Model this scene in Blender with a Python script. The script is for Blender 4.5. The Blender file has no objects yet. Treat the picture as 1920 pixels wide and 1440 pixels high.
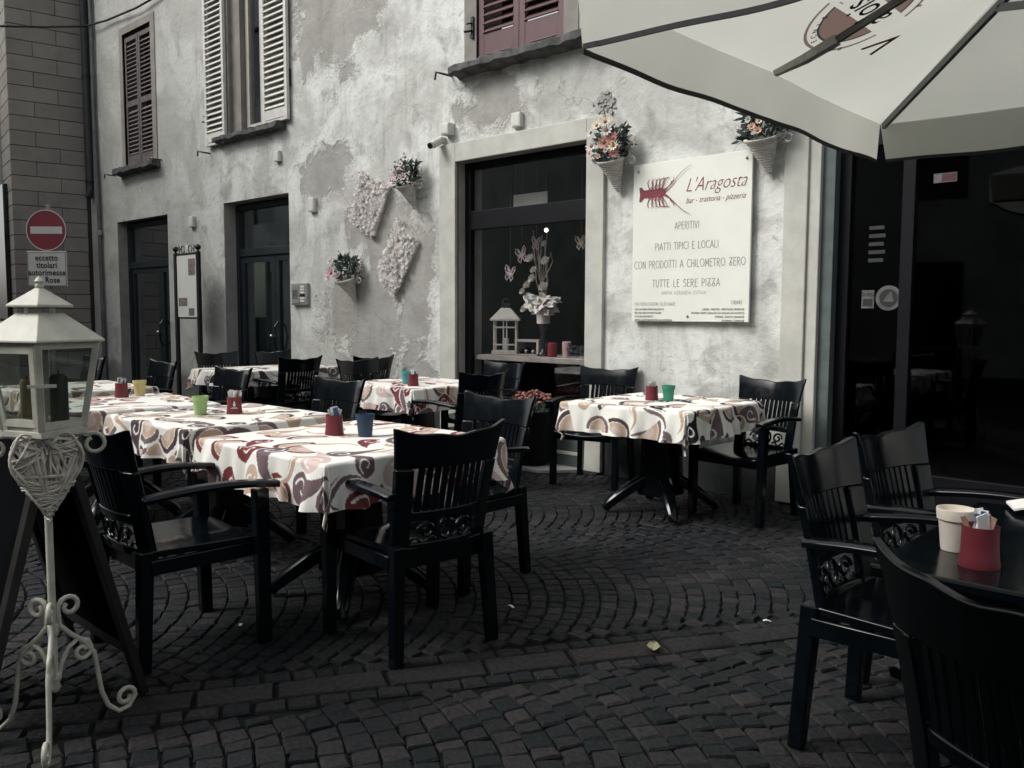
import bpy, math, random
import numpy as np
from mathutils import Matrix, Vector
rnd = random.Random(7)
sc = bpy.context.scene
col = sc.collection
rad = math.radians
PI = math.pi

# ------------------------------------------------------------------ camera, sky, sun, exposure
YAW, PITCH, ROLL = rad(42.56), rad(4.635), rad(0.249)
CAM = Vector((0.0, -5.874, 1.35))
fw = Vector((-math.sin(YAW)*math.cos(PITCH), math.cos(YAW)*math.cos(PITCH), -math.sin(PITCH)))
rt = Vector((math.cos(YAW), math.sin(YAW), 0.0))
up = rt.cross(fw)
rt2 = rt*math.cos(ROLL) + up*math.sin(ROLL)
up2 = up*math.cos(ROLL) - rt*math.sin(ROLL)
cd = bpy.data.cameras.new('camera'); cam = bpy.data.objects.new('camera', cd); col.objects.link(cam)
cd.sensor_width = 36; cd.lens = 30.0; cd.clip_start = 0.05; cd.clip_end = 300
m3 = Matrix((rt2, up2, -fw)).transposed()
cam.matrix_world = Matrix.Translation(CAM) @ m3.to_4x4()
sc.camera = cam

SUN_DIR = Vector((-0.50, -0.66, 0.78)).normalized()     # towards the sun
w = bpy.data.worlds.new('World'); sc.world = w; w.use_nodes = True
nt = w.node_tree; nt.nodes.clear()
sky = nt.nodes.new('ShaderNodeTexSky'); sky.sky_type = 'NISHITA'; sky.sun_disc = False
sky.sun_elevation = math.asin(SUN_DIR.z); sky.sun_rotation = math.atan2(SUN_DIR.x, SUN_DIR.y)
sky.air_density = 1.0; sky.dust_density = 4.0; sky.ozone_density = 1.0
hs = nt.nodes.new('ShaderNodeHueSaturation'); hs.inputs['Saturation'].default_value = 0.25
bg = nt.nodes.new('ShaderNodeBackground'); bg.inputs['Strength'].default_value = 0.13
wo = nt.nodes.new('ShaderNodeOutputWorld')
nt.links.new(sky.outputs[0], hs.inputs['Color']); nt.links.new(hs.outputs[0], bg.inputs['Color']); nt.links.new(bg.outputs[0], wo.inputs['Surface'])
sd = bpy.data.lights.new('sun', 'SUN'); sd.energy = 1.3; sd.angle = rad(24); sd.color = (1.0, 0.985, 0.955)
so = bpy.data.objects.new('sun', sd); col.objects.link(so)
so.rotation_euler = (-SUN_DIR).to_track_quat('-Z', 'Y').to_euler()
sc.view_settings.view_transform = 'Standard'; sc.view_settings.look = 'None'
sc.view_settings.gamma = 1.0; sc.view_settings.use_curve_mapping = False
sc.view_settings.exposure = 0.68
sc.render.engine = 'CYCLES'
sc.cycles.max_bounces = 5; sc.cycles.glossy_bounces = 3; sc.cycles.diffuse_bounces = 3; sc.cycles.caustics_reflective = False; sc.cycles.caustics_refractive = False; sc.cycles.transparent_max_bounces = 12

# ------------------------------------------------------------------ helpers
class MB:
    """collects geometry for one mesh object"""
    def __init__(s): s.v = []; s.f = []
    def add(s, vs, fs):
        o = len(s.v); s.v += [tuple(p) for p in vs]; s.f += [tuple(i+o for i in f) for f in fs]; return s
    def box(s, x0, x1, y0, y1, z0, z1):
        return s.add([(x0,y0,z0),(x1,y0,z0),(x1,y1,z0),(x0,y1,z0),(x0,y0,z1),(x1,y0,z1),(x1,y1,z1),(x0,y1,z1)],
                     [(3,2,1,0),(4,5,6,7),(0,1,5,4),(1,2,6,5),(2,3,7,6),(3,0,4,7)])
    def cbox(s, c, d, M=None):
        x, y, z = d[0]/2, d[1]/2, d[2]/2
        vs = [Vector(p) for p in [(-x,-y,-z),(x,-y,-z),(x,y,-z),(-x,y,-z),(-x,-y,z),(x,-y,z),(x,y,z),(-x,y,z)]]
        if M is not None: vs = [M @ p for p in vs]
        return s.add([p+Vector(c) for p in vs], [(3,2,1,0),(4,5,6,7),(0,1,5,4),(1,2,6,5),(2,3,7,6),(3,0,4,7)])
    def bar(s, p0, p1, w0, d0, w1, d1):
        vs = []
        for p, a, b in ((p0, w0/2, d0/2), (p1, w1/2, d1/2)):
            vs += [(p[0]-a,p[1]-b,p[2]),(p[0]+a,p[1]-b,p[2]),(p[0]+a,p[1]+b,p[2]),(p[0]-a,p[1]+b,p[2])]
        fs = [(3,2,1,0),(4,5,6,7),(0,1,5,4),(1,2,6,5),(2,3,7,6),(3,0,4,7)]
        if p1[2] < p0[2]: fs = [f[::-1] for f in fs]
        return s.add(vs, fs)
    def sweep(s, path, prof, upv=(0,0,1), scale=None):
        """rectangular/any profile [(a,b)] swept along path; a sideways, b along up"""
        path = [Vector(p) for p in path]; n = len(path); k = len(prof); vs = []; upv = Vector(upv)
        for i, p in enumerate(path):
            t = (path[min(i+1,n-1)]-path[max(i-1,0)]).normalized()
            sd_ = t.cross(upv)
            if sd_.length < 1e-4: sd_ = t.cross(Vector((1,0.1,0)))
            sd_.normalize(); u_ = sd_.cross(t)
            q = scale[i] if scale else 1
            vs += [p+sd_*a*q+u_*b*q for a, b in prof]
        fs = [(i*k+j, i*k+(j+1)%k, (i+1)*k+(j+1)%k, (i+1)*k+j) for i in range(n-1) for j in range(k)]
        fs += [tuple(range(k))[::-1], tuple((n-1)*k+j for j in range(k))]
        return s.add(vs, fs)
    def tube(s, path, r, n=8, scale=None, upv=(0.02,0.03,1)):
        return s.sweep(path, [(r*math.cos(2*PI*i/n), r*math.sin(2*PI*i/n)) for i in range(n)], upv, scale)
    def lathe(s, prof, n=20, c=(0,0,0), ax=None, flat=1.0, cap=True):
        """prof [(r,z)] bottom to top about z"""
        k = len(prof); vs = []
        for i in range(n):
            a = 2*PI*i/n
            for r, z in prof: vs.append(Vector((r*math.cos(a), r*math.sin(a)*flat, z)))
        if ax is not None: vs = [ax @ p for p in vs]
        vs = [p+Vector(c) for p in vs]
        fs = [(i*k+j, ((i+1)%n)*k+j, ((i+1)%n)*k+j+1, i*k+j+1) for i in range(n) for j in range(k-1)]
        if cap and prof[0][0] > 1e-5: fs.append(tuple(i*k for i in range(n))[::-1])
        if cap and prof[-1][0] > 1e-5: fs.append(tuple(i*k+k-1 for i in range(n)))
        return s.add(vs, fs)
    def patch(s, fn, nu, nv):
        vs = [fn(i/nu, j/nv) for j in range(nv+1) for i in range(nu+1)]
        return s.add(vs, [(j*(nu+1)+i, j*(nu+1)+i+1, (j+1)*(nu+1)+i+1, (j+1)*(nu+1)+i) for j in range(nv) for i in range(nu)])
    def slab(s, fn, nu, nv):
        """closed thick patch, fn(u,v,t)"""
        q = (nu+1)*(nv+1); vs = [fn(i/nu, j/nv, t) for t in (0, 1) for j in range(nv+1) for i in range(nu+1)]
        I = lambda i, j, t: t*q+j*(nu+1)+i
        fs = []
        for j in range(nv):
            for i in range(nu):
                fs.append((I(i,j,0), I(i+1,j,0), I(i+1,j+1,0), I(i,j+1,0)))
                fs.append((I(i,j,1), I(i,j+1,1), I(i+1,j+1,1), I(i+1,j,1)))
        for i in range(nu):
            fs.append((I(i,0,0), I(i,0,1), I(i+1,0,1), I(i+1,0,0))); fs.append((I(i,nv,0), I(i+1,nv,0), I(i+1,nv,1), I(i,nv,1)))
        for j in range(nv):
            fs.append((I(0,j,0), I(0,j+1,0), I(0,j+1,1), I(0,j,1))); fs.append((I(nu,j,0), I(nu,j,1), I(nu,j+1,1), I(nu,j+1,0)))
        return s.add(vs, fs)
    def ball(s, c, r, n=10, m=6, flat=1.0):
        prof = [(r*math.sin(PI*j/m)+ (1e-6 if j in (0,m) else 0), -r*math.cos(PI*j/m)*flat) for j in range(m+1)]
        return s.lathe(prof, n, c)
    def poly(s, pts): return s.add(pts, [tuple(range(len(pts)))])
    def prism(s, pts, d):
        """polygon pts (3D) extruded by vector d"""
        n = len(pts); d = Vector(d); pts = [Vector(p) for p in pts]
        return s.add(pts+[p+d for p in pts], [tuple(range(n)), tuple(range(n, 2*n))[::-1]]+[(i, n+i, n+(i+1)%n, (i+1)%n) for i in range(n)])
    def xf(s, M): s.v = [tuple(M @ Vector(p)) for p in s.v]; return s
    def mesh(s, name, smooth=None):
        me = bpy.data.meshes.new(name); me.from_pydata(s.v, [], s.f); me.update()
        import bmesh
        bm = bmesh.new(); bm.from_mesh(me); bmesh.ops.recalc_face_normals(bm, faces=bm.faces); bm.to_mesh(me); bm.free()
        if smooth is not None:
            me.polygons.foreach_set('use_smooth', [True]*len(me.polygons)); me.set_sharp_from_angle(angle=rad(smooth))
        return me
    def build(s, name, mat, parent=None, smooth=None, bevel=0, seg=2):
        return link(name, s.mesh(name, smooth), mat, parent, bevel, seg)

def link(name, me, mat=None, parent=None, bevel=0, seg=2):
    o = bpy.data.objects.new(name, me); col.objects.link(o)
    if mat is not None and len(me.materials) == 0: me.materials.append(mat)
    if parent is not None: o.parent = parent
    if bevel:
        b = o.modifiers.new('bevel', 'BEVEL'); b.width = bevel; b.segments = seg; b.limit_method = 'ANGLE'; b.angle_limit = rad(35)
        b.harden_normals = False
    return o
def tag(o, label, cat, group=None, kind=None):
    if label: o['label'] = label
    if cat: o['category'] = cat
    if group: o['group'] = group
    if kind: o['kind'] = kind
    return o
def thing(name, label, cat, loc=(0,0,0), rz=0.0, group=None):
    o = bpy.data.objects.new(name, None); col.objects.link(o); o.empty_display_size = 0.1
    o.location = loc; o.rotation_euler = (0, 0, rz)
    return tag(o, label, cat, group)
def copy_tree(o, parent=None):
    c = o.copy(); col.objects.link(c); c.parent = parent
    for ch in list(o.children): copy_tree(ch, c)
    return c

# ---- node material helper
class NM:
    def __init__(s, name):
        s.m = bpy.data.materials.new(name); s.m.use_nodes = True; s.t = s.m.node_tree
        s.b = s.t.nodes['Principled BSDF']; s.out = s.t.nodes['Material Output']
    def n(s, typ, **kw):
        nd = s.t.nodes.new(typ)
        for k, v in kw.items(): setattr(nd, k, v)
        return nd
    def l(s, a, b): s.t.links.new(a, b)
    def val(s, sock, v):
        if hasattr(v, 'is_output') or isinstance(v, bpy.types.NodeSocket): s.l(v, sock)
        else: sock.default_value = v
    def math(s, op, a, b=0.0, c=None, clamp=False):
        nd = s.n('ShaderNodeMath', operation=op, use_clamp=clamp); s.val(nd.inputs[0], a); s.val(nd.inputs[1], b)
        if c is not None: s.val(nd.inputs[2], c)
        return nd.outputs[0]
    def coord(s, scale=(1,1,1), loc=(0,0,0), kind='Object'):
        tc = s.n('ShaderNodeTexCoord'); mp = s.n('ShaderNodeMapping'); s.l(tc.outputs[kind], mp.inputs[0])
        mp.inputs['Scale'].default_value = scale; mp.inputs['Location'].default_value = loc; return mp.outputs[0]
    def world(s, scale=(1,1,1)):
        g = s.n('ShaderNodeNewGeometry'); mp = s.n('ShaderNodeMapping'); s.l(g.outputs['Position'], mp.inputs[0])
        mp.inputs['Scale'].default_value = scale; return mp.outputs[0]
    def noise(s, vec, scale, detail=5, rough=0.55, dist=0.0):
        nd = s.n('ShaderNodeTexNoise'); s.l(vec, nd.inputs['Vector']); nd.inputs['Scale'].default_value = scale
        nd.inputs['Detail'].default_value = detail; nd.inputs['Roughness'].default_value = rough; nd.inputs['Distortion'].default_value = dist
        return nd.outputs['Fac']
    def ramp(s, fac, a, b, lo=0.0, hi=1.0, smooth=True):
        nd = s.n('ShaderNodeMapRange', interpolation_type='SMOOTHSTEP' if smooth else 'LINEAR'); s.val(nd.inputs['Value'], fac)
        nd.inputs['From Min'].default_value = a; nd.inputs['From Max'].default_value = b
        nd.inputs['To Min'].default_value = lo; nd.inputs['To Max'].default_value = hi; return nd.outputs[0]
    def mix(s, fac, a, b, blend='MIX'):
        nd = s.n('ShaderNodeMix', data_type='RGBA', blend_type=blend); s.val(nd.inputs['Factor'], fac)
        for sock, v in ((nd.inputs['A'], a), (nd.inputs['B'], b)):
            s.val(sock, v if not isinstance(v, tuple) else (*v[:3], 1.0))
        return nd.outputs['Result']
    def bump(s, h, strength=0.3, dist=0.01):
        nd = s.n('ShaderNodeBump'); nd.inputs['Strength'].default_value = strength; nd.inputs['Distance'].default_value = dist
        s.l(h, nd.inputs['Height']); s.l(nd.outputs[0], s.b.inputs['Normal'])
    def base(s, c): s.val(s.b.inputs['Base Color'], c if not isinstance(c, tuple) else (*c[:3], 1.0))
    def rough(s, r): s.val(s.b.inputs['Roughness'], r)
    def spec(s, v): s.b.inputs['Specular IOR Level'].default_value = v

def simple(name, c, rough=0.6, var=0.12, nscale=12.0, bump=0.0, metal=0.0, spec=0.5, bscale=None):
    k = NM(name); v = k.coord()
    n = k.noise(v, nscale, 6, 0.6)
    lo = tuple(x*(1-var) for x in c); hi = tuple(min(1, x*(1+var)) for x in c)
    k.base(k.mix(k.ramp(n, 0.3, 0.7), lo, hi)); k.rough(k.ramp(n, 0.2, 0.8, max(0, rough-0.08), min(1, rough+0.08)))
    k.b.inputs['Metallic'].default_value = metal; k.spec(spec)
    if bump: k.bump(k.noise(v, bscale or nscale*5, 5, 0.6), bump, 0.004)
    return k.m

# ------------------------------------------------------------------ materials
M = {}
def plaster():
    k = NM('old plaster'); v = k.coord()
    big = k.noise(v, 0.9, 8, 0.6, 0.8); mid = k.noise(v, 2.6, 8, 0.62, 0.5); fine = k.noise(v, 14, 8, 0.65); vf = k.noise(v, 60, 6, 0.6)
    light = (0.70, 0.715, 0.68); grey = (0.30, 0.295, 0.275); mean = (0.48, 0.485, 0.455)
    c = k.mix(k.ramp(big, 0.42, 0.62), light, mean)
    c = k.mix(k.ramp(mid, 0.50, 0.70, 0, 0.8), c, grey)
    c = k.mix(k.ramp(fine, 0.48, 0.72, 0, 0.5), c, (0.36, 0.355, 0.33))
    blot = k.math('MULTIPLY', k.ramp(k.noise(v, 5.5, 8, 0.68, 1.2), 0.56, 0.70), k.ramp(k.noise(v, 1.3, 4, 0.5), 0.42, 0.6)); c = k.mix(k.math('MULTIPLY', blot, 0.6), c, (0.26, 0.255, 0.24))
    # repair patches of bare grey render with hard ragged edges
    sep = k.n('ShaderNodeSeparateXYZ'); k.l(v, sep.inputs[0]); X, Z = sep.outputs[0], sep.outputs[2]
    rag = k.math('MULTIPLY', k.math('SUBTRACT', k.noise(v, 2.2, 9, 0.62, 0.6), 0.5), 2.6)
    tot = None
    for cx, cz, rx, rz in ((-7.55,1.30,0.95,0.75),(-7.35,2.25,0.75,0.55),(-6.75,1.7,0.4,0.6),(-8.2,4.85,1.25,0.95),(-6.75,0.65,0.35,0.45),(-8.35,2.95,0.55,0.4),(-5.65,3.35,0.5,0.35)):
        dx = k.math('DIVIDE', k.math('SUBTRACT', X, cx), rx); dz = k.math('DIVIDE', k.math('SUBTRACT', Z, cz), rz)
        d = k.math('SQRT', k.math('ADD', k.math('MULTIPLY', dx, dx), k.math('MULTIPLY', dz, dz)))
        e = k.math('SUBTRACT', 1.0, d)
        tot = e if tot is None else k.math('MAXIMUM', tot, e)
    edge = k.math('ADD', tot, rag)
    patch = k.ramp(edge, 0.09, 0.30)
    soft = k.ramp(k.noise(v, 3.5, 6, 0.6), 0.3, 0.75)
    pc = k.mix(soft, (0.35, 0.338, 0.312), (0.25, 0.24, 0.222))
    c = k.mix(k.math('MULTIPLY', patch, 0.80), c, pc)
    # crumbling rim round the patches and scattered flaking
    rim = k.math('MULTIPLY', k.ramp(edge, -0.1, 0.14), k.ramp(edge, 0.34, 0.2))
    flake = k.math('MULTIPLY', rim, k.ramp(k.noise(v, 22, 8, 0.7), 0.46, 0.6))
    c = k.mix(k.math('MULTIPLY', flake, 0.55), c, (0.74, 0.73, 0.68))
    # run-off streaks
    vs_ = k.coord((7, 1, 0.5)); st = k.ramp(k.noise(vs_, 1.0, 7, 0.6, 0.3), 0.54, 0.78)
    c = k.mix(k.math('MULTIPLY', st, 0.5), c, (0.27, 0.26, 0.24))
    vo = k.n('ShaderNodeTexVoronoi', feature='DISTANCE_TO_EDGE'); vo.inputs['Scale'].default_value = 1.15
    wob = k.n('ShaderNodeVectorMath', operation='ADD'); k.l(v, wob.inputs[0]); nz_ = k.n('ShaderNodeTexNoise'); nz_.inputs['Scale'].default_value = 2.6; nz_.inputs['Detail'].default_value = 8; k.l(v, nz_.inputs['Vector']); k.l(nz_.outputs['Color'], wob.inputs[1]); k.l(wob.outputs[0], vo.inputs['Vector'])
    crack = k.math('MULTIPLY', k.ramp(vo.outputs['Distance'], 0.008, 0.001), k.ramp(k.noise(v, 0.75, 3, 0.5), 0.55, 0.63))
    c = k.mix(k.math('MULTIPLY', crack, 0.28), c, (0.22, 0.215, 0.20))
    # near-black foot of the wall, fading upwards with a ragged edge
    dark_foot = k.ramp(k.math('ADD', Z, k.math('MULTIPLY', k.math('SUBTRACT', mid, 0.5), 0.7)), 0.62, 0.38, 0, 0.95)
    c = k.mix(dark_foot, c, (0.020, 0.024, 0.025))
    sp = k.ramp(k.noise(v, 26, 3, 0.5), 0.70, 0.76, 0, 0.65)
    c = k.mix(sp, c, (0.12, 0.115, 0.11))
    c = k.mix(k.ramp(X, -9.0, -13.0, 0, 0.55), c, (0.34, 0.34, 0.31))  # left end: greyer plaster plus vignette darkening painted into the colour
    k.base(c); k.rough(0.92); k.spec(0.15)
    h = k.math('ADD', k.math('ADD', k.math('MULTIPLY', mid, 0.9), k.math('MULTIPLY', fine, 0.55)), k.math('ADD', k.math('MULTIPLY', vf, 0.12), k.math('ADD', k.math('MULTIPLY', patch, -0.6), k.math('ADD', k.math('MULTIPLY', flake, 0.4), k.math('MULTIPLY', crack, -0.3)))))
    k.bump(h, 0.55, 0.03)
    return k.m
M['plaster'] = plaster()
M['stone_trim'] = simple('pale stone surround', (0.50, 0.50, 0.45), 0.85, 0.10, 5, 0.35, bscale=70, spec=0.2)
M['trim_grey'] = simple('rendered reveal grey', (0.36, 0.35, 0.33), 0.9, 0.14, 4, 0.3, bscale=60, spec=0.2)
M['win_trim'] = simple('painted window surround', (0.25, 0.235, 0.21), 0.9, 0.15, 4, 0.3, bscale=50, spec=0.2)
M['sill'] = simple('rough grey sill stone', (0.10, 0.10, 0.10), 0.9, 0.45, 9, 1.0, bscale=25, spec=0.2)
M['teal_metal'] = simple('dark teal painted metal', (0.010, 0.017, 0.020), 0.45, 0.2, 8)
M['jamb'] = simple('green grey jamb', (0.085, 0.11, 0.105), 0.7, 0.18, 9, 0.3)
M['black_metal'] = simple('black painted iron', (0.008, 0.008, 0.010), 0.4, 0.2, 10)
M['black_frame'] = simple('black window frame', (0.003, 0.003, 0.005), 0.55, 0.2, 6, spec=0.2)
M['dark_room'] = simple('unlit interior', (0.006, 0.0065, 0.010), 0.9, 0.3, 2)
M['curtain'] = simple('grey inner curtain', (0.16, 0.15, 0.14), 0.9, 0.35, 3)
M['shutter_brown'] = simple('weathered brown shutter', (0.105, 0.085, 0.085), 0.75, 0.3, 14, 0.4)
M['shutter_white'] = simple('pale grey painted shutter', (0.62, 0.62, 0.57), 0.6, 0.1, 10)
M['shutter_red'] = simple('dull red painted shutter', (0.105, 0.050, 0.053), 0.55, 0.14, 9)
M['white_wood'] = simple('white window joinery', (0.50, 0.48, 0.43), 0.6, 0.1, 10)
M['plastic_white'] = simple('white plastic box', (0.60, 0.60, 0.55), 0.5, 0.05, 9)
M['grey_metal'] = simple('grey metal panel', (0.32, 0.32, 0.31), 0.4, 0.08, 10, metal=0.3)
M['steel'] = simple('bright steel', (0.5, 0.5, 0.5), 0.3, 0.1, 20, metal=1.0)
M['pipe'] = simple('dull zinc pipe', (0.13, 0.135, 0.135), 0.55, 0.25, 6, metal=0.3)
M['rust_pipe'] = simple('dark iron pipe', (0.028, 0.03, 0.034), 0.6, 0.3, 8)
M['sign_red'] = simple('sign red', (0.25, 0.042, 0.055), 0.45, 0.05, 6)
M['sign_white'] = simple('sign white', (0.62, 0.62, 0.57), 0.45, 0.04, 6)
M['ink'] = simple('black print', (0.012, 0.012, 0.014), 0.6, 0.1, 20)
M['ink_soft'] = simple('thin grey print', (0.15, 0.15, 0.14), 0.7, 0.25, 40)
M['ink_faint'] = simple('faded print', (0.42, 0.42, 0.39), 0.7, 0.15, 40)
M['print_red'] = simple('red print', (0.19, 0.028, 0.042), 0.6, 0.2, 30)
M['board'] = simple('white sign board', (0.76, 0.77, 0.70), 0.55, 0.03, 3, spec=0.3)
M['photo_print'] = simple('small printed picture', (0.22, 0.17, 0.17), 0.6, 0.7, 60)
def glass(name, add, rough=0.015, tint=(1,1,1), gl=(0.92, 0.96, 0.97)):
    k = NM(name); t = k.n('ShaderNodeBsdfTransparent'); g = k.n('ShaderNodeBsdfGlossy'); f = k.n('ShaderNodeFresnel'); mx = k.n('ShaderNodeMixShader')
    gm = k.n('ShaderNodeNewGeometry'); k.l(k.ramp(gm.outputs['Backfacing'], 0, 1, 1.5, 1/1.5, False), f.inputs['IOR']); g.inputs['Roughness'].default_value = rough; t.inputs['Color'].default_value = (*tint, 1)
    g.inputs['Color'].default_value = (*gl, 1)
    bp = k.n('ShaderNodeBump'); bp.inputs['Strength'].default_value = 0.02; bp.inputs['Distance'].default_value = 0.02
    k.l(k.noise(k.coord(), 1.6, 2, 0.5), bp.inputs['Height']); k.l(bp.outputs[0], g.inputs['Normal'])
    k.l(k.math('ADD', f.outputs[0], add, clamp=True), mx.inputs[0]); k.l(t.outputs[0], mx.inputs[1]); k.l(g.outputs[0], mx.inputs[2])
    k.l(mx.outputs[0], k.out.inputs['Surface']); k.t.nodes.remove(k.b); return k.m
M['glass'] = glass('window glass', 0.02); M['entrance_glass'] = glass('entrance glass', 0.0, 0.02, (0.6, 0.6, 0.62), (0.55, 0.57, 0.6))
M['door_glass'] = glass('old door glass', 0.20, 0.03, (0.75, 0.82, 0.82))
M['lantern_glass'] = glass('dusty lantern glass', 0.02, 0.05, (0.86, 0.88, 0.86))
def chair_mat():
    k = NM('dark green moulded plastic'); v = k.coord(); oi = k.n('ShaderNodeObjectInfo')
    n = k.noise(v, 7, 5, 0.6); c = k.mix(k.ramp(n, 0.3, 0.7), (0.0010, 0.0021, 0.0036), (0.0020, 0.0042, 0.0060))
    vs_ = k.coord((9, 60, 9)); sc_ = k.ramp(k.noise(vs_, 6, 6, 0.7, 0.4), 0.66, 0.76, 0, 0.5); c = k.mix(sc_, c, (0.014, 0.018, 0.019))
    k.base(c); k.rough(k.math('ADD', k.ramp(k.noise(v, 18, 6, 0.65), 0.3, 0.75, 0.13, 0.22), k.math('MULTIPLY', sc_, 0.3))); k.spec(0.34)
    k.bump(k.noise(v, 4, 2, 0.5), 0.07, 0.02); return k.m
M['chair'] = chair_mat()
def stone_mat(name, cols):
    k = NM(name); oi = k.n('ShaderNodeObjectInfo'); wv = k.world()
    at = k.n('ShaderNodeAttribute', attribute_name='tone'); at.attribute_type = 'GEOMETRY'
    rv = k.math('FRACT', k.math('ADD', k.math('MULTIPLY', oi.outputs['Random'], 1.0), at.outputs['Fac']))
    cr = k.n('ShaderNodeValToRGB'); k.l(rv, cr.inputs[0]); cr.color_ramp.interpolation = 'LINEAR'
    els = cr.color_ramp.elements
    while len(els) < len(cols): els.new(0.5)
    for i, (p, c) in enumerate(cols): els[i].position = p; els[i].color = (*c, 1)
    n = k.noise(wv, 45, 7, 0.65); big = k.noise(wv, 0.8, 5, 0.6)
    c = k.mix(k.ramp(n, 0.35, 0.75, 0, 0.55), cr.outputs[0], (0.007, 0.0078, 0.009))
    c = k.mix(k.ramp(big, 0.45, 0.68, 0, 0.65), c, (0.005, 0.0085, 0.0095))
    sp = k.ramp(k.noise(wv, 170, 3, 0.5), 0.68, 0.75, 0, 0.6); c = k.mix(sp, c, (0.085, 0.08, 0.078))
    k.base(c); k.rough(k.ramp(n, 0.3, 0.7, 0.50, 0.82)); k.spec(0.20)
    k.bump(k.math('ADD', n, k.math('MULTIPLY', k.noise(wv, 160, 5, 0.6), 0.5)), 0.9, 0.009); return k.m
M['cobble'] = stone_mat('porphyry cobble', [(0, (0.027,0.0245,0.0255)), (0.2, (0.017,0.0172,0.0190)), (0.4, (0.0085,0.0125,0.0145)), (0.55, (0.0200,0.0200,0.0220)), (0.75, (0.038,0.0335,0.0335)), (0.9, (0.0120,0.0155,0.0172)), (1.0, (0.022,0.0212,0.0225))])
M['slab'] = stone_mat('paving slab', [(0, (0.030,0.0275,0.0280)), (0.5, (0.022,0.0212,0.022)), (1.0, (0.035,0.0315,0.031))])
def joint():
    k = NM('mossy sandy joints'); v = k.world(); n = k.noise(v, 7, 7, 0.65); f = k.noise(v, 90, 5, 0.6)
    c = k.mix(k.ramp(n, 0.45, 0.6), (0.005, 0.005, 0.006), (0.007, 0.012, 0.008)); c = k.mix(k.ramp(f, 0.55, 0.75, 0, 0.5), c, (0.04, 0.038, 0.035))
    k.base(c); k.rough(0.95); k.bump(f, 0.8, 0.006); k.spec(0.15); return k.m
M['joint'] = joint()
def cloth_mat():
    k = NM('printed cotton tablecloth'); at = k.n('ShaderNodeAttribute', attribute_name='print'); at.attribute_type = 'GEOMETRY'
    v = k.coord(); n = k.noise(v, 350, 2, 0.5); c = k.mix(k.ramp(n, 0.3, 0.7, 0, 0.12), at.outputs['Color'], (0.3, 0.28, 0.25), 'MULTIPLY')
    k.base(c); k.rough(0.8); k.spec(0.2); k.bump(k.noise(v, 9, 4, 0.55, 0.4), 0.25, 0.02)
    return k.m
M['cloth'] = cloth_mat()
def canvas(name='cream parasol canvas', lo=(0.66, 0.67, 0.61), hi=(0.72, 0.72, 0.66), emblem=False):
    k = NM(name); v = k.coord(); n = k.noise(v, 1.6, 4, 0.5); f = k.noise(v, 400, 2, 0.5)
    c = k.mix(k.ramp(n, 0.3, 0.7), lo, hi)
    if emblem:                                     # round emblem printed in the cloth of one panel
        sp_ = k.n('ShaderNodeSeparateXYZ'); k.l(v, sp_.inputs[0]); e_ = k.math('SUBTRACT', k.math('MULTIPLY', sp_.outputs[0], -1.0838), 1.0)
        r_ = k.math('SQRT', k.math('ADD', k.math('MULTIPLY', e_, e_), k.math('MULTIPLY', sp_.outputs[1], sp_.outputs[1])))
        for lim, cc in ((0.260, (0.20, 0.145, 0.125)), (0.247, (0.66, 0.66, 0.61)), (0.206, (0.06, 0.06, 0.06)), (0.196, (0.22, 0.155, 0.135))):
            c = k.mix(k.math('LESS_THAN', r_, lim), c, cc)
        bn_ = k.math('MULTIPLY', k.math('LESS_THAN', k.math('ABSOLUTE', e_), 0.062), k.math('LESS_THAN', k.math('ABSOLUTE', sp_.outputs[1]), 0.27)); c = k.mix(bn_, c, (0.68, 0.68, 0.62))
    d = k.n('ShaderNodeBsdfDiffuse'); t = k.n('ShaderNodeBsdfTranslucent'); mx = k.n('ShaderNodeMixShader'); mx.inputs[0].default_value = 0.45
    k.l(c, d.inputs[0]); k.l(c, t.inputs[0]); k.l(d.outputs[0], mx.inputs[1]); k.l(t.outputs[0], mx.inputs[2])
    bp = k.n('ShaderNodeBump'); bp.inputs['Strength'].default_value = 0.25; bp.inputs['Distance'].default_value = 0.02
    k.l(k.noise(v, 2.4, 4, 0.55, 0.6), bp.inputs['Height']); k.l(bp.outputs[0], d.inputs['Normal'])
    k.l(mx.outputs[0], k.out.inputs['Surface']); k.t.nodes.remove(k.b); return k.m
M['canvas'] = canvas(); M['canvas_emblem'] = canvas('cream parasol canvas with printed emblem', emblem=True)
M['alu'] = simple('grey parasol bar', (0.10, 0.105, 0.105), 0.45, 0.1, 8, metal=0.2)
M['cuff'] = simple('canvas rib pocket', (0.34, 0.34, 0.31), 0.85, 0.15, 20)
M['hem'] = simple('black hem tape', (0.012, 0.013, 0.014), 0.8, 0.2, 30)
M['logo_brown'] = canvas('logo brown', (0.2, 0.145, 0.125), (0.224, 0.162, 0.14))
M['logo_pale'] = canvas('logo pale', (0.6, 0.6, 0.55), (0.672, 0.672, 0.616))
M['logo_dark'] = canvas('logo dark', (0.05, 0.052, 0.052), (0.056, 0.058, 0.058))
M['logo_red'] = canvas('logo red', (0.24, 0.09, 0.09), (0.269, 0.101, 0.101))
M['iron_white'] = simple('cream painted iron', (0.47, 0.465, 0.40), 0.5, 0.12, 16, 0.15)
M['wicker'] = simple('whitewashed wicker', (0.55, 0.53, 0.49), 0.8, 0.16, 30, 0.4)
M['wicker_cream'] = simple('cream willow strands', (0.50, 0.475, 0.42), 0.75, 0.2, 30, 0.3)
M['leaf'] = simple('dark artificial leaf', (0.010, 0.026, 0.018), 0.7, 0.45, 25)
M['leaf_blue'] = simple('blue green leaf', (0.006, 0.014, 0.015), 0.7, 0.4, 25)
M['petal_white'] = simple('white petal', (0.86, 0.83, 0.80), 0.7, 0.1, 30)
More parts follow.
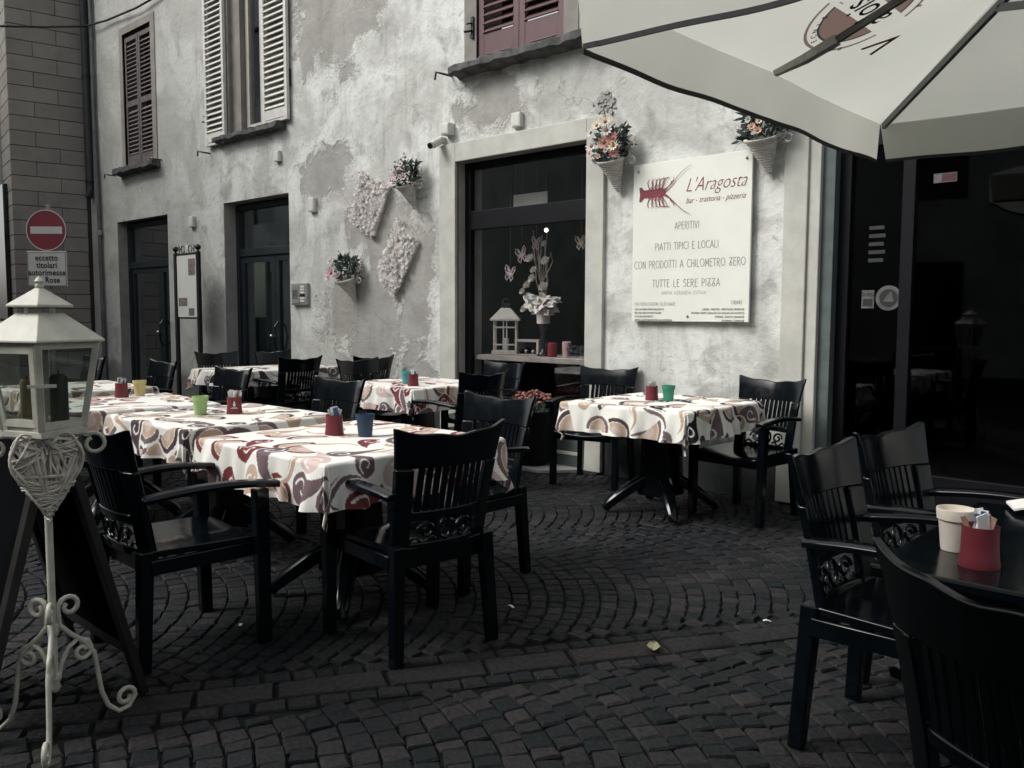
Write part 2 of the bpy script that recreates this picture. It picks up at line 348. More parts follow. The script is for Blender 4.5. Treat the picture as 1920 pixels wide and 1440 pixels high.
M['petal_cream'] = simple('cream petal', (0.66, 0.56, 0.40), 0.7, 0.15, 30)
M['petal_peach'] = simple('peach petal', (0.55, 0.31, 0.23), 0.7, 0.2, 30)
M['petal_red'] = simple('dusty red petal', (0.33, 0.10, 0.09), 0.7, 0.25, 30)
M['petal_pink'] = simple('pale pink petal', (0.78, 0.66, 0.67), 0.7, 0.12, 30)
M['petal_rose'] = simple('rose pink petal', (0.50, 0.25, 0.30), 0.7, 0.2, 30)
def petal(name, c):
    k = NM(name); v = k.coord(); n = k.noise(v, 30, 4, 0.6); cc = k.mix(n, tuple(x*.9 for x in c), c)
    d = k.n('ShaderNodeBsdfDiffuse'); t = k.n('ShaderNodeBsdfTranslucent'); mx = k.n('ShaderNodeMixShader'); mx.inputs[0].default_value = 0.5
    k.l(cc, d.inputs[0]); k.l(cc, t.inputs[0]); k.l(d.outputs[0], mx.inputs[1]); k.l(t.outputs[0], mx.inputs[2]); k.l(mx.outputs[0], k.out.inputs['Surface']); k.t.nodes.remove(k.b); return k.m
M['petal_white'] = petal('thin white petal', (0.93, 0.91, 0.89)); M['petal_pink'] = petal('thin pale pink petal', (0.86, 0.76, 0.77))
M['flower_eye'] = simple('brown flower eye', (0.20, 0.10, 0.05), 0.8, 0.3, 50)
M['mum'] = simple('rust chrysanthemum', (0.26, 0.105, 0.085), 0.8, 0.3, 40, 0.5)
for nme, c in dict(cup_yellow=(0.56,0.47,0.21), cup_lime=(0.34,0.52,0.21), cup_blue=(0.020,0.045,0.090), cup_turq=(0.085,0.34,0.34), cup_green=(0.035,0.23,0.145), cup_white=(0.70,0.64,0.55), tin_red=(0.150,0.024,0.034)).items():
    M[nme] = simple(nme.replace('_', ' '), c, 0.45, 0.05, 12, spec=0.4)
M['dry_leaf'] = simple('dry yellow leaf', (0.27, 0.26, 0.15), 0.8, 0.3, 60)
M['paper'] = simple('white sugar packet', (0.72, 0.71, 0.68), 0.7, 0.06, 40)
M['paper_blue'] = simple('blue packet', (0.05, 0.10, 0.22), 0.6, 0.2, 60)
M['paper_brown'] = simple('brown packet', (0.30, 0.17, 0.12), 0.7, 0.3, 60)
M['candle_green'] = simple('dark green candle wax', (0.030, 0.034, 0.022), 0.5, 0.3, 12)
M['candle_tan'] = simple('tan candle wax', (0.27, 0.22, 0.13), 0.5, 0.3, 12)
M['candle_red'] = simple('red candle wax', (0.22, 0.02, 0.03), 0.4, 0.1, 12)
M['candle_pink'] = simple('pink candle wax', (0.52, 0.34, 0.34), 0.5, 0.1, 12)
M['wood_pale'] = simple('pale shelf board', (0.30, 0.27, 0.25), 0.6, 0.15, 6)
M['twig'] = simple('pale twig', (0.33, 0.29, 0.24), 0.8, 0.2, 30)
M['tulle'] = simple('white tulle', (0.66, 0.64, 0.60), 0.8, 0.1, 20)
M['chalk'] = simple('blackboard', (0.003, 0.0035, 0.004), 0.97, 0.3, 5, spec=0.02)
M['board_wood'] = simple('dark stained frame', (0.007, 0.006, 0.006), 0.5, 0.3, 12)
M['dark_cloth'] = simple('charcoal table top', (0.016, 0.022, 0.024), 0.55, 0.3, 30, 0.3)
def tile_mat():
    k = NM('beige cladding slab'); oi = k.n('ShaderNodeObjectInfo'); v = k.world(); n = k.noise(v, 3, 6, 0.6)
    c = k.mix(oi.outputs['Random'], (0.24, 0.225, 0.20), (0.30, 0.28, 0.25)); c = k.mix(k.ramp(n, 0.4, 0.75, 0, 0.5), c, (0.17, 0.16, 0.15))
    k.base(c); k.rough(0.8); k.spec(0.25); k.bump(k.noise(v, 60, 5, 0.6), 0.25, 0.005); return k.m
M['tile'] = tile_mat()
M['mortar'] = simple('dark recessed joint', (0.035, 0.034, 0.033), 0.95, 0.2, 10)
M['opposite'] = simple('grey plaster of the far side of the street', (0.40, 0.40, 0.37), 0.9, 0.25, 1.5, 0.4, bscale=20)
M['pane_dark'] = simple('dark pane', (0.01, 0.012, 0.014), 0.1, 0.2, 3)
M['cable'] = simple('black cable', (0.010, 0.010, 0.011), 0.6, 0.2, 10)
k = NM('lit bulb'); k.b.inputs['Emission Color'].default_value = (1.0, 0.93, 0.78, 1); k.b.inputs['Emission Strength'].default_value = 3.0; M['bulb'] = k.m
M['petal_red_dim'] = simple('dark red sticker', (0.06, 0.015, 0.018), 0.7, 0.2, 20); M['sticker_dim'] = simple('dark sticker', (0.018, 0.019, 0.02), 0.6, 0.2, 20); M['sticker_mid'] = simple('pale sticker', (0.085, 0.087, 0.085), 0.6, 0.3, 20)  # sticker colours toned well down, red and grey

# ---- text
def text(name, body, size, loc, mat, parent=None, rot=(PI/2, 0, 0), shear=0.0, align='CENTER', off=0.0, sx=1.0, mirror=False, space=1.0):
    cu = bpy.data.curves.new(name, 'FONT'); cu.body = body; cu.size = size; cu.shear = shear; cu.align_x = align; cu.align_y = 'CENTER'
    cu.offset = off; cu.extrude = 0.0006; cu.space_character = space; cu.resolution_u = 3
    t = bpy.data.objects.new(name, cu); col.objects.link(t)
    dg = bpy.context.evaluated_depsgraph_get()
    me = bpy.data.meshes.new_from_object(t.evaluated_get(dg)); bpy.data.objects.remove(t); bpy.data.curves.remove(cu)
    me.materials.clear(); me.name = name
    o = link(name, me, mat, parent); o.location = loc; o.rotation_euler = rot; o.scale = ((-sx if mirror else sx), 1, 1); return o

# thin single-stroke lettering, each letter in a 0..1 box (width w)
def arc(cx, cy, rx, ry, a0, a1, n=10): return [(cx+rx*math.cos(rad(a0+(a1-a0)*i/n)), cy+ry*math.sin(rad(a0+(a1-a0)*i/n))) for i in range(n+1)]
STROKE = {
 'A': (0.62, [[(0,0),(0.31,1),(0.62,0)],[(0.1,0.32),(0.52,0.32)]]), 'P': (0.5, [[(0.06,0),(0.06,1)], [(0.06,1)]+arc(0.2,0.75,0.3,0.25,90,-90)+[(0.06,0.5)]]),
 'E': (0.48, [[(0.46,1),(0.06,1),(0.06,0),(0.48,0)],[(0.06,0.55),(0.38,0.55)]]), 'R': (0.56, [[(0.06,0),(0.06,1)], [(0.06,1)]+arc(0.2,0.75,0.3,0.25,90,-90)+[(0.06,0.5)],[(0.22,0.5),(0.42,0.1),(0.62,-0.16)]]),
 'I': (0.16, [[(0.08,0),(0.08,1)]]), 'T': (0.5, [[(-0.04,1),(0.54,1)],[(0.25,1),(0.25,0)]]), 'V': (0.58, [[(0,1),(0.29,0),(0.58,1)]]),
 'C': (0.66, [arc(0.42,0.5,0.40,0.5,50,310,14)]), 'O': (0.76, [arc(0.38,0.5,0.36,0.5,0,360,18)]), 'N': (0.58, [[(0.05,0),(0.05,1),(0.53,0),(0.53,1)]]),
 'D': (0.62, [[(0.06,0),(0.06,1)]+arc(0.1,0.5,0.48,0.5,90,-90,12)+[(0.06,0)]]), 'L': (0.46, [[(0.06,1),(0.06,0),(0.46,0)]]), 'H': (0.56, [[(0.05,0),(0.05,1)],[(0.51,0),(0.51,1)],[(0.05,0.5),(0.51,0.5)]]),
 'M': (0.72, [[(0.04,0),(0.1,1),(0.36,0.25),(0.62,1),(0.68,0)]]), 'Z': (0.60, [[(0.02,1),(0.52,1),(0.04,0.1)]+arc(0.32,0.2,0.2,0.22,150,-190,12)]), 'S': (0.5, [arc(0.27,0.75,0.22,0.25,40,270,8)+arc(0.25,0.25,0.24,0.25,90,-140,8)]),
 'U': (0.56, [[(0.05,1),(0.05,0.3)]+arc(0.28,0.28,0.23,0.28,180,360,8)+[(0.51,1)]]), 'G': (0.7, [arc(0.42,0.5,0.40,0.5,50,350,14)+[(0.5,0.42)]]), 'B': (0.5, [[(0.06,0),(0.06,1)]+arc(0.15,0.77,0.27,0.23,90,-90,8)+arc(0.15,0.27,0.3,0.27,90,-90,8)+[(0.06,0)]]),
 'F': (0.46, [[(0.46,1),(0.06,1),(0.06,0)],[(0.06,0.55),(0.38,0.55)]]), ' ': (0.4, []), '-': (0.4, [[(0.08,0.5),(0.32,0.5)]])}
def strokes(name, body, h, cx, z, y, lw, mat, parent, width=None):
    tot = sum(STROKE[c][0]+0.16 for c in body)-0.16; sx = (width/(tot*h)) if width else 1.0
    mb = MB(); x = cx-tot*h*sx/2; k_ = 0
    for c in body:
        wd, ss = STROKE[c]
        for s_ in ss:
            pts = [Vector((x+p[0]*h*sx, y, z+p[1]*h)) for p in s_]
            for i in range(len(pts)-1):
                d = (pts[i+1]-pts[i]); 
                if d.length < 1e-6: continue
                d.normalize(); nn = Vector((-d.z, 0, d.x))*lw/2; k_ += 1; b_ = Vector((0, -4e-5*(k_ % 9), 0)); e = d*lw*0.3
                mb.add([pts[i]-nn-e+b_, pts[i+1]-nn+e+b_, pts[i+1]+nn+e+b_, pts[i]+nn-e+b_], [(0,1,2,3)])
        x += (wd+0.16)*h*sx
    return mb.build(name, mat, parent)

# ================================================================== SETTING: pavement
def in_view(x, y, z=0.0, mx=0.12):
    d = Vector((x, y, z))-CAM; wz = d.dot(fw)
    if wz < 0.6: return False
    u = d.dot(rt2)/wz*(1600/960); v = d.dot(up2)/wz*(1600/720)
    return abs(u) < 1+mx*2 and abs(v) < 1+mx*2
pave = MB().add([(-60,-40,-0.014),(30,-40,-0.014),(30,0.4,-0.014),(-60,0.4,-0.014)], [(0,1,2,3)]).build('pavement', M['joint'])
tag(pave, 'dark cobbled paving laid in fan arcs with mossy joints', 'pavement', kind='structure')
Bv = Vector((0.5202, 0.8540)); Nv = Vector((-0.8540, 0.5202)); C2 = Vector((CAM.x, CAM.y))
stones = []            # (x, y, angle, half_len_along_arc, half_radial)
HA = 39.0; Wc = 1.69; Rc = Wc/2/math.sin(rad(HA)); pit = 0.090; BAND = 3.09
for ci in range(-1, 9):
    nc = 2.50+Wc*ci; ph = rnd.random()*pit
    for kx in range(-60, 190):
        s0 = kx*pit+ph-Rc*0.85; na = rnd.choice((20, 21, 22))
        edges = [-HA+2*HA*(i+rnd.uniform(-0.17, 0.17))/na for i in range(na+1)]; edges[0], edges[-1] = -HA, HA
        for i in range(na):
            a = rad((edges[i]+edges[i+1])/2); s_ = s0+Rc*math.cos(a); n_ = nc+Rc*math.sin(a)
            if abs(n_-BAND) < 0.165: continue
            p = C2+Bv*s_+Nv*n_
            if p.y > -0.06 or not in_view(p.x, p.y): continue
            if -6.1 < p.x < -4.47 and p.y > -0.40: continue
            hl = rad(edges[i+1]-edges[i])*Rc/2-0.0042; hr = pit*math.cos(a)/2-0.0030
            stones.append((p.x, p.y, a, hl, hr))
for off in (-0.117, 0.117):                                   # straight courses either side of the slab band
    s_ = -3.0
    while s_ < 12:
        L = rnd.uniform(0.075, 0.12); p = C2+Bv*(s_+L/2)+Nv*(BAND+off)
        if p.y < -0.05 and in_view(p.x, p.y): stones.append((p.x, p.y, PI/2, L/2-0.005, 0.036))
        s_ += L
stones.sort(key=lambda q: (q[0]-CAM.x)**2+(q[1]-CAM.y)**2)
bang = math.atan2(Bv.y, Bv.x)
def stone_geo(r_, hl, hr, top=0.0):
    """one worn block: local x radial, y along the course"""
    j = lambda q: r_.uniform(-q, q)
    b = [(-hr+j(.005), -hl+j(.005)), (hr+j(.005), -hl+j(.005)), (hr+j(.005), hl+j(.005)), (-hr+j(.005), hl+j(.005))]
    tz = [top+j(.0022) for _ in range(4)]; ins = r_.uniform(.003, .008)
    vs = [(x, y, -0.045) for x, y in b]+[(x, y, t-0.008) for (x, y), t in zip(b, tz)]
    vs += [(x-math.copysign(ins, x), y-math.copysign(ins, y), t) for (x, y), t in zip(b, tz)]
    vs.append((j(.008), j(.008), sum(tz)/4+0.0012))
    fs = [(i, (i+1)%4, 4+(i+1)%4, 4+i) for i in range(4)]+[(4+i, 4+(i+1)%4, 8+(i+1)%4, 8+i) for i in range(4)]+[(8+i, 8+(i+1)%4, 12) for i in range(4)]
    return vs, fs
srnd = random.Random(3)
proto = []
for i in range(14):
    vs, fs = stone_geo(srnd, 0.039, 0.039); me = bpy.data.meshes.new('cobblestone'); me.from_pydata(vs, [], fs); me.materials.append(M['cobble'])
    me.polygons.foreach_set('use_smooth', [True]*len(fs)); me.set_sharp_from_angle(angle=rad(24)); proto.append(me)
NEAR = 296
for x, y, a, hl, hr in stones[:NEAR]:
    o = bpy.data.objects.new('cobblestone', proto[srnd.randrange(14)]); col.objects.link(o); o.parent = pave
    o.location = (x, y, srnd.uniform(-.003, .003)); o.rotation_euler = (srnd.uniform(-.03, .03), srnd.uniform(-.03, .03), bang+a+srnd.uniform(-.07, .07)); o.scale = (hr/0.039, hl/0.039, 1)
mb = MB(); tones = []
for x, y, a, hl, hr in stones[NEAR:]:
    vs, fs = stone_geo(srnd, hl, hr, srnd.uniform(-.003, .003)); ca, sa = math.cos(bang+a), math.sin(bang+a)
    mb.add([(x+px*ca-py*sa, y+px*sa+py*ca, pz) for px, py, pz in vs], fs); tones += [srnd.random()]*len(fs)
me = bpy.data.meshes.new('cobblestones'); me.from_pydata(mb.v, [], mb.f); me.materials.append(M['cobble'])
at_ = me.attributes.new('tone', 'FLOAT', 'FACE'); at_.data.foreach_set('value', tones)
me.polygons.foreach_set('use_smooth', [True]*len(mb.f)); me.set_sharp_from_angle(angle=rad(24))
cob = link('cobblestones', me, None, pave); cob['kind'] = 'stuff'
s_ = -3.0
while s_ < 9:
    L = rnd.uniform(0.27, 0.44); p = C2+Bv*(s_+L/2)+Nv*BAND
    if p.y < -0.1 and in_view(p.x, p.y):
        vs, fs = stone_geo(srnd, L/2-0.008, 0.068, 0.002); o = MB().add(vs, fs).build('paving_slab', M['slab'], pave, smooth=50)
        o.location = (p.x, p.y, 0); o.rotation_euler = (0, 0, bang+PI/2)
    s_ += L

# ================================================================== plastered building
bld = thing('plaster_building', 'old trattoria building with blotchy peeling plaster wall, shutters and shop window', 'building')
X0, X1, ZT = -14.95, 6.0, 8.2
OPEN = [(-13.95,-12.23,0.0,2.79), (-10.62,-9.07,0.0,2.81), (-6.13,-4.52,0.0,2.83), (-2.49,0.6,0.0,3.0), (-13.55,-12.60,3.58,5.60), (-10.42,-9.50,3.66,6.1), (-5.86,-4.80,3.70,5.65)]
xs = sorted({X0, X1, *[o[0] for o in OPEN], *[o[1] for o in OPEN]}); zs = sorted({-0.05, ZT, *[o[2] for o in OPEN], *[o[3] for o in OPEN]})
mb = MB(); DEP = 0.34
for i in range(len(xs)-1):
    for j in range(len(zs)-1):
        cx, cz = (xs[i]+xs[i+1])/2, (zs[j]+zs[j+1])/2
        if any(a < cx < b and c < cz < d for a, b, c, d in OPEN): continue
        mb.add([(xs[i],0,zs[j]),(xs[i+1],0,zs[j]),(xs[i+1],0,zs[j+1]),(xs[i],0,zs[j+1])], [(0,1,2,3)])
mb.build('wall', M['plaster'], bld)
for a, b, c, d in OPEN:                                        # reveals
    r_ = MB()
    r_.add([(a,0,c),(a,DEP,c),(a,DEP,d),(a,0,d)], [(0,1,2,3)]); r_.add([(b,0,c),(b,0,d),(b,DEP,d),(b,DEP,c)], [(0,1,2,3)])
    r_.add([(a,0,d),(a,DEP,d),(b,DEP,d),(b,0,d)], [(0,1,2,3)]); r_.add([(a,0,c),(b,0,c),(b,DEP,c),(a,DEP,c)], [(0,1,2,3)])
    r_.build('reveal', M['trim_grey'] if c < 1 else M['win_trim'], bld)
MB().box(X0, X1, 0.36, 9, ZT-0.1, ZT).build('ceiling_slab', M['trim_grey'], bld)
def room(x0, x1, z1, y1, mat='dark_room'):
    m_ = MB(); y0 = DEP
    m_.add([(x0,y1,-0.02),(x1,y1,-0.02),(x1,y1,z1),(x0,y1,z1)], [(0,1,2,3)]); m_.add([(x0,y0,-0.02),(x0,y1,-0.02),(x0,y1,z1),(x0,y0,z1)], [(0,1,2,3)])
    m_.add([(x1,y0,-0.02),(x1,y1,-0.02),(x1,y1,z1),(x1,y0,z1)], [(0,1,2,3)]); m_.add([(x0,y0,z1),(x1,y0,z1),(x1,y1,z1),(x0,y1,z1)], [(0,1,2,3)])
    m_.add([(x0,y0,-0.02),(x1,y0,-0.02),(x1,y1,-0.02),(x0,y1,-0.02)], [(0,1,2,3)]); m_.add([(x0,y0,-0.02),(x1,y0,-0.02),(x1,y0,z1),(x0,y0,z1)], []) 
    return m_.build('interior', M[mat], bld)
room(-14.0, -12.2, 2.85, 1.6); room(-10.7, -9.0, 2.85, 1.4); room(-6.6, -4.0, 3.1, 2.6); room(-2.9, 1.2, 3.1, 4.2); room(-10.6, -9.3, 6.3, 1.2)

# --- dark doors with transom and two leaves
def glazed_door(x0, x1, z1, tz, y, split, inner=None):
    d_ = MB().box(x0, x1, y-0.05, y+0.05, z1-0.07, z1).box(x0, x0+0.07, y-0.05, y+0.05, 0, z1-0.07).box(x1-0.07, x1, y-0.05, y+0.05, 0, z1-0.07).box(x0+0.07, x1-0.07, y-0.05, y+0.05, tz-0.04, tz+0.06)
    door = d_.build('door', M['teal_metal'], bld, bevel=0.004)
    for a, b in ((x0+0.075, split-0.004), (split+0.004, x1-0.075)):
        MB().box(a, a+0.085, y-0.03, y+0.03, 0.02, tz-0.045).box(b-0.085, b, y-0.03, y+0.03, 0.02, tz-0.045).box(a+0.085, b-0.085, y-0.03, y+0.03, tz-0.125, tz-0.045).box(a+0.085, b-0.085, y-0.03, y+0.03, 0.02, 0.22).build('door_leaf', M['teal_metal'], door, bevel=0.004)
        MB().box(a+0.08, b-0.08, y-0.004, y+0.004, 0.2, tz-0.12).build('glass', M['door_glass'], door)
    MB().box(x0+0.065, x1-0.065, y-0.004, y+0.004, tz+0.055, z1-0.065).build('transom_glass', M['door_glass'], door)
    h = MB(); h.tube([(split+0.05, y-0.03, 1.25), (split+0.05, y-0.085, 1.18), (split+0.06, y-0.10, 1.05), (split+0.05, y-0.085, 0.92), (split+0.05, y-0.03, 0.85)], 0.014, 8)
    h.build('handle', M['black_metal'], door, smooth=40)
    MB().ball((split-0.05, y-0.07, 1.06), 0.028, 10, 6).tube([(split-0.05, y-0.03, 1.06), (split-0.05, y-0.07, 1.06)], 0.010, 6).build('knob', M['steel'], door, smooth=50)
    return door
glazed_door(-13.95, -12.23, 2.77, 2.10, 0.20, -12.86)
dd = glazed_door(-10.62, -9.07, 2.79, 2.15, 0.22, -9.70)
MB().patch(lambda u, v: (-10.5+0.85*u, 0.42+0.03*math.sin(u*38), 0.1+1.95*v), 60, 1).build('curtain', M['curtain'], dd, smooth=60)
MB().box(-12.70, -12.48, 0.235, 0.238, 1.35, 1.75).build('notice_paper', M['sticker_mid'], dd)

# --- shop window: stone surround, black frame, glass
sw = MB()
sw.box(-6.355, -6.13, -0.035, 0.02, 0, 3.01).box(-4.52, -4.335, -0.035, 0.02, 0, 3.01).box(-6.13, -4.52, -0.035, 0.02, 2.83, 3.01)
sw.build('window_surround', M['stone_trim'], bld, bevel=0.006)
wd = MB().box(-6.13, -4.52, 0.10, 0.16, 2.76, 2.828).box(-6.128, -6.05, 0.10, 0.16, 0.40, 2.76).box(-4.59, -4.522, 0.10, 0.16, 0.40, 2.76).box(-6.05, -4.59, 0.10, 0.16, 2.18, 2.36).build('shop_window', M['black_frame'], bld, bevel=0.004)
MB().box(-6.06, -4.58, 0.128, 0.136, 0.45, 2.19).build('pane', M['glass'], wd); MB().box(-6.06, -4.58, 0.128, 0.136, 2.35, 2.77).build('pane', M['glass'], wd)
MB().box(-6.128, -4.522, 0.06, 0.18, 0.36, 0.42).build('bottom_rail', M['shutter_white'], wd, bevel=0.004)  # pale colour stands in for the rail's bright highlight
MB().box(-6.128, -4.522, 0.02, 0.30, 0.14, 0.36).build('plinth', M['jamb'], wd, bevel=0.005)
MB().box(-6.128, -4.522, -0.02, 0.30, 0.115, 0.14).build('plinth_ledge', M['stone_trim'], wd, bevel=0.003)
MB().box(-6.128, -4.522, -0.01, 0.30, 0.0, 0.115).build('threshold', M['jamb'], wd)
MB().box(-6.10, -4.55, 0.165, 0.75, 0.905, 0.955).build('display_shelf', M['wood_pale'], wd, bevel=0.004)
MB().prism([(-6.2,-0.01,-0.03),(-6.2,-0.34,-0.03),(-4.75,-0.34,-0.03),(-4.52,-0.05,-0.03),(-4.52,-0.01,-0.03)], (0,0,0.045)).build('doorstep', M['trim_grey'], bld, bevel=0.008)

# --- pilaster and entrance on the right
MB().box(-2.745, -2.57, -0.04, 0.02, 0, 4.0).box(-2.57, -2.487, -0.018, 0.10, 0, 4.0).build('pilaster', M['stone_trim'], bld, bevel=0.006)
MB().box(-2.487, -2.40, 0.02, 0.20, 0, 2.98).build('jamb', M['jamb'], bld, bevel=0.004)
en = MB().box(-2.40, 0.6, 0.10, 0.18, 2.50, 2.60).box(-2.40, -2.32, 0.10, 0.18, 0, 2.5).box(-1.98, -1.90, 0.10, 0.18, 0, 2.5).box(-2.32, -1.98, 0.10, 0.18, 0.0, 0.5).box(-0.9, -0.82, 0.10, 0.18, 0, 2.5).box(-1.9, -0.9, 0.10, 0.18, 2.40, 2.5).box(-1.9, -0.9, 0.10, 0.18, 0, 0.30).build('entrance_door', M['black_frame'], bld, bevel=0.003)
MB().box(-2.33, -1.97, 0.136, 0.144, 0.49, 2.51).build('glass', M['entrance_glass'], en); MB().box(-1.91, -0.89, 0.136, 0.144, 0.29, 2.41).build('glass', M['entrance_glass'], en); MB().box(-2.41, 0.6, 0.136, 0.144, 2.59, 2.98).build('glass', M['entrance_glass'], en)
MB().box(-0.83, 0.6, 0.12, 0.16, 0.0, 2.51).build('side_panel', M['black_frame'], en)
# stickers on the entrance glass
st = MB().box(-2.235, -2.15, 0.1345, 0.1357, 1.405, 1.53).build('sticker', M['sticker_mid'], en)
MB().lathe([(0.085, 0), (0.085, 0.0012)], 28, (-2.055, 0.1345, 1.475), Matrix.Rotation(PI/2, 3, 'X')).build('sticker', M['sticker_mid'], en)
MB().lathe([(0.060, 0), (0.060, 0.0012)], 28, (-2.055, 0.1325, 1.475), Matrix.Rotation(PI/2, 3, 'X')).build('sticker', M['ink'], en)
MB().prism([(-2.09,0.1315,1.45),(-2.02,0.1315,1.45),(-2.035,0.1315,1.52),(-2.06,0.1315,1.50)], (0,-0.001,0)).build('sticker', M['sticker_mid'], en)
text('sticker_lettering', 'EURO', 0.035, (-2.192, 0.1335, 1.50), M['ink'], en)
MB().box(-2.225, -2.16, 0.1335, 0.1343, 1.42, 1.47).build('sticker', M['ink'], en)
for i in range(5): MB().box(-2.20, -2.10+0.01*(i % 2), 0.1345, 0.1357, 1.72+i*0.055, 1.745+i*0.055).build('opening_hours_sticker', M['sticker_dim'], en)
MB().box(-1.80, -1.66, 0.1345, 0.1357, 2.215, 2.275).build('sticker', M['sticker_mid'], en); MB().box(-1.75, -1.665, 0.1325, 0.1340, 2.222, 2.27).build('sticker', M['petal_red_dim'], en)

# --- louvred shutters
def shutter(x0, x1, z0, z1, y, mat, pitch, mid=None, kick=0.10, side=0.055):
    s_ = MB().box(x0, x0+side, y-0.02, y+0.02, z0, z1).box(x1-side, x1, y-0.02, y+0.02, z0, z1).box(x0+side, x1-side, y-0.018, y+0.018, z0, z0+kick).box(x0+side, x1-side, y-0.018, y+0.018, z1-0.07, z1)
    if mid: s_.box(x0+side, x1-side, y-0.018, y+0.018, mid-0.045, mid+0.045)
    s_.box(x0+side+0.02, x1-side-0.02, y-0.024, y-0.018, z0+kick*0.25, z0+kick*0.30)
    sh = s_.build('shutter', mat, bld, bevel=0.003)
    wdt = x1-x0-2*side+0.006; sl = MB().cbox((0,0,0), (wdt, 0.011, pitch*1.12), Matrix.Rotation(rad(-42), 3, 'X')).mesh('slat'); sl.materials.append(mat)
    z = z0+kick+pitch*0.55
    while z < z1-0.07-pitch*0.4:
        if not mid or abs(z-mid) > 0.045+pitch*0.4:
            o = link('slat', sl, None, sh); o.location = ((x0+x1)/2, y, z)
        z += pitch
    return sh
shutter(-13.54, -13.085, 3.60, 5.55, 0.04, M['shutter_brown'], 0.062, 4.55, 0.17); shutter(-13.075, -12.62, 3.60, 5.55, 0.04, M['shutter_brown'], 0.062, 4.55, 0.17)
shutter(-10.95, -10.44, 3.58, 5.9, -0.045, M['shutter_white'], 0.072, None, 0.16); shutter(-9.52, -8.98, 3.66, 6.0, -0.045, M['shutter_white'], 0.072, None, 0.16)
shutter(-5.85, -5.34, 3.71, 5.6, 0.03, M['shutter_red'], 0.075, None, 0.26, 0.07); shutter(-5.335, -4.81, 3.71, 5.6, 0.03, M['shutter_red'], 0.075, None, 0.26, 0.07)
# window 2 joinery
wj = MB().box(-10.20, -10.12, 0.12, 0.2, 3.68, 6.1).box(-9.86, -9.72, 0.12, 0.2, 3.68, 6.1).box(-9.56, -9.50, 0.12, 0.2, 3.68, 6.1).box(-10.12, -9.86, 0.12, 0.2, 3.68, 3.78).box(-9.72, -9.56, 0.12, 0.2, 3.68, 3.78).build('window_frame', M['white_wood'], bld, bevel=0.004)
MB().box(-10.13, -9.55, 0.155, 0.163, 3.77, 6.1).build('pane', M['door_glass'], wj)
MB().box(-10.42, -10.21, 0.05, 0.22, 3.66, 6.1).build('window_lining', M['win_trim'], bld)
def rough_sill(x0, x1, z, h, dep):
    n = 18; r2 = random.Random(int(abs(x0)*100)); jit = [r2.uniform(-1, 1) for _ in range(200)]
    def fn(u, v, t):
        i = int(u*n); j = int(v*4)
        return (x0+(x1-x0)*u, -dep*v*(1+0.10*jit[(i*7+j) % 200]), z+(h*(0.5+0.12*jit[(i*3+j*5) % 200]) if t else -h*(0.5-0.25*v+0.14*jit[(i*5+j*11+9) % 200])))
    MB().slab(fn, n, 4).build('window_sill', M['sill'], bld, smooth=40, bevel=0.006)
rough_sill(-13.76, -12.40, 3.53, 0.10, 0.14); rough_sill(-10.66, -9.10, 3.61, 0.085, 0.13); rough_sill(-6.10, -4.46, 3.655, 0.095, 0.17)
MB().box(-13.66, -13.55, -0.012, 0.03, 3.58, 5.71).box(-12.60, -12.47, -0.012, 0.03, 3.58, 5.71).box(-13.55, -12.60, -0.012, 0.03, 5.60, 5.71).build('window_surround', M['win_trim'], bld)
for a, b in ((-6.02, -5.86), (-4.80, -4.64)): MB().box(a, b, -0.012, 0.03, 3.70, 5.8).build('window_surround', M['win_trim'], bld)
for x, z in ((-13.95, 3.52), (-12.35, 3.58), (-10.93, 3.50), (-6.20, 3.66)):
    MB().tube([(x, 0.02, z), (x, -0.10, z), (x-0.03, -0.13, z+0.01), (x-0.09, -0.13, z+0.03), (x-0.11, -0.13, z-0.04)], 0.011, 6).build('shutter_hook', M['black_metal'], bld, smooth=40)
for x, z in ((-5.90, 4.05), (-4.80, 4.42), (-8.99, 4.15), (-10.95, 3.95)):
    MB().box(x-0.015, x+0.015, -0.03, 0.04, z-0.10, z+0.10).tube([(x, -0.04, z-0.03), (x-0.07, -0.06, z-0.03)], 0.014, 6).tube([(x, -0.04, z+0.04), (x-0.05, -0.05, z+0.04)], 0.010, 6).build('shutter_hinge', M['black_metal'], bld, smooth=40)
# broken plaster at the surround corner
br = MB(); r2 = random.Random(5)
for i in range(34):
    c_ = Vector((-4.36+r2.gauss(0, .05), -0.004, 3.10+r2.gauss(0, .04))); q = r2.uniform(.012, .035)
    pts = [c_+Vector((q*r2.uniform(.5, 1)*math.cos(t), 0, q*r2.uniform(.5, 1)*math.sin(t))) for t in [k_*PI/3 for k_ in range(6)]]
    br.prism(pts, (r2.uniform(-.004, .004), -r2.uniform(.003, .016), r2.uniform(-.004, .004)))
bro = br.build('broken_plaster', M['trim_grey'], bld); bro['kind'] = 'stuff'

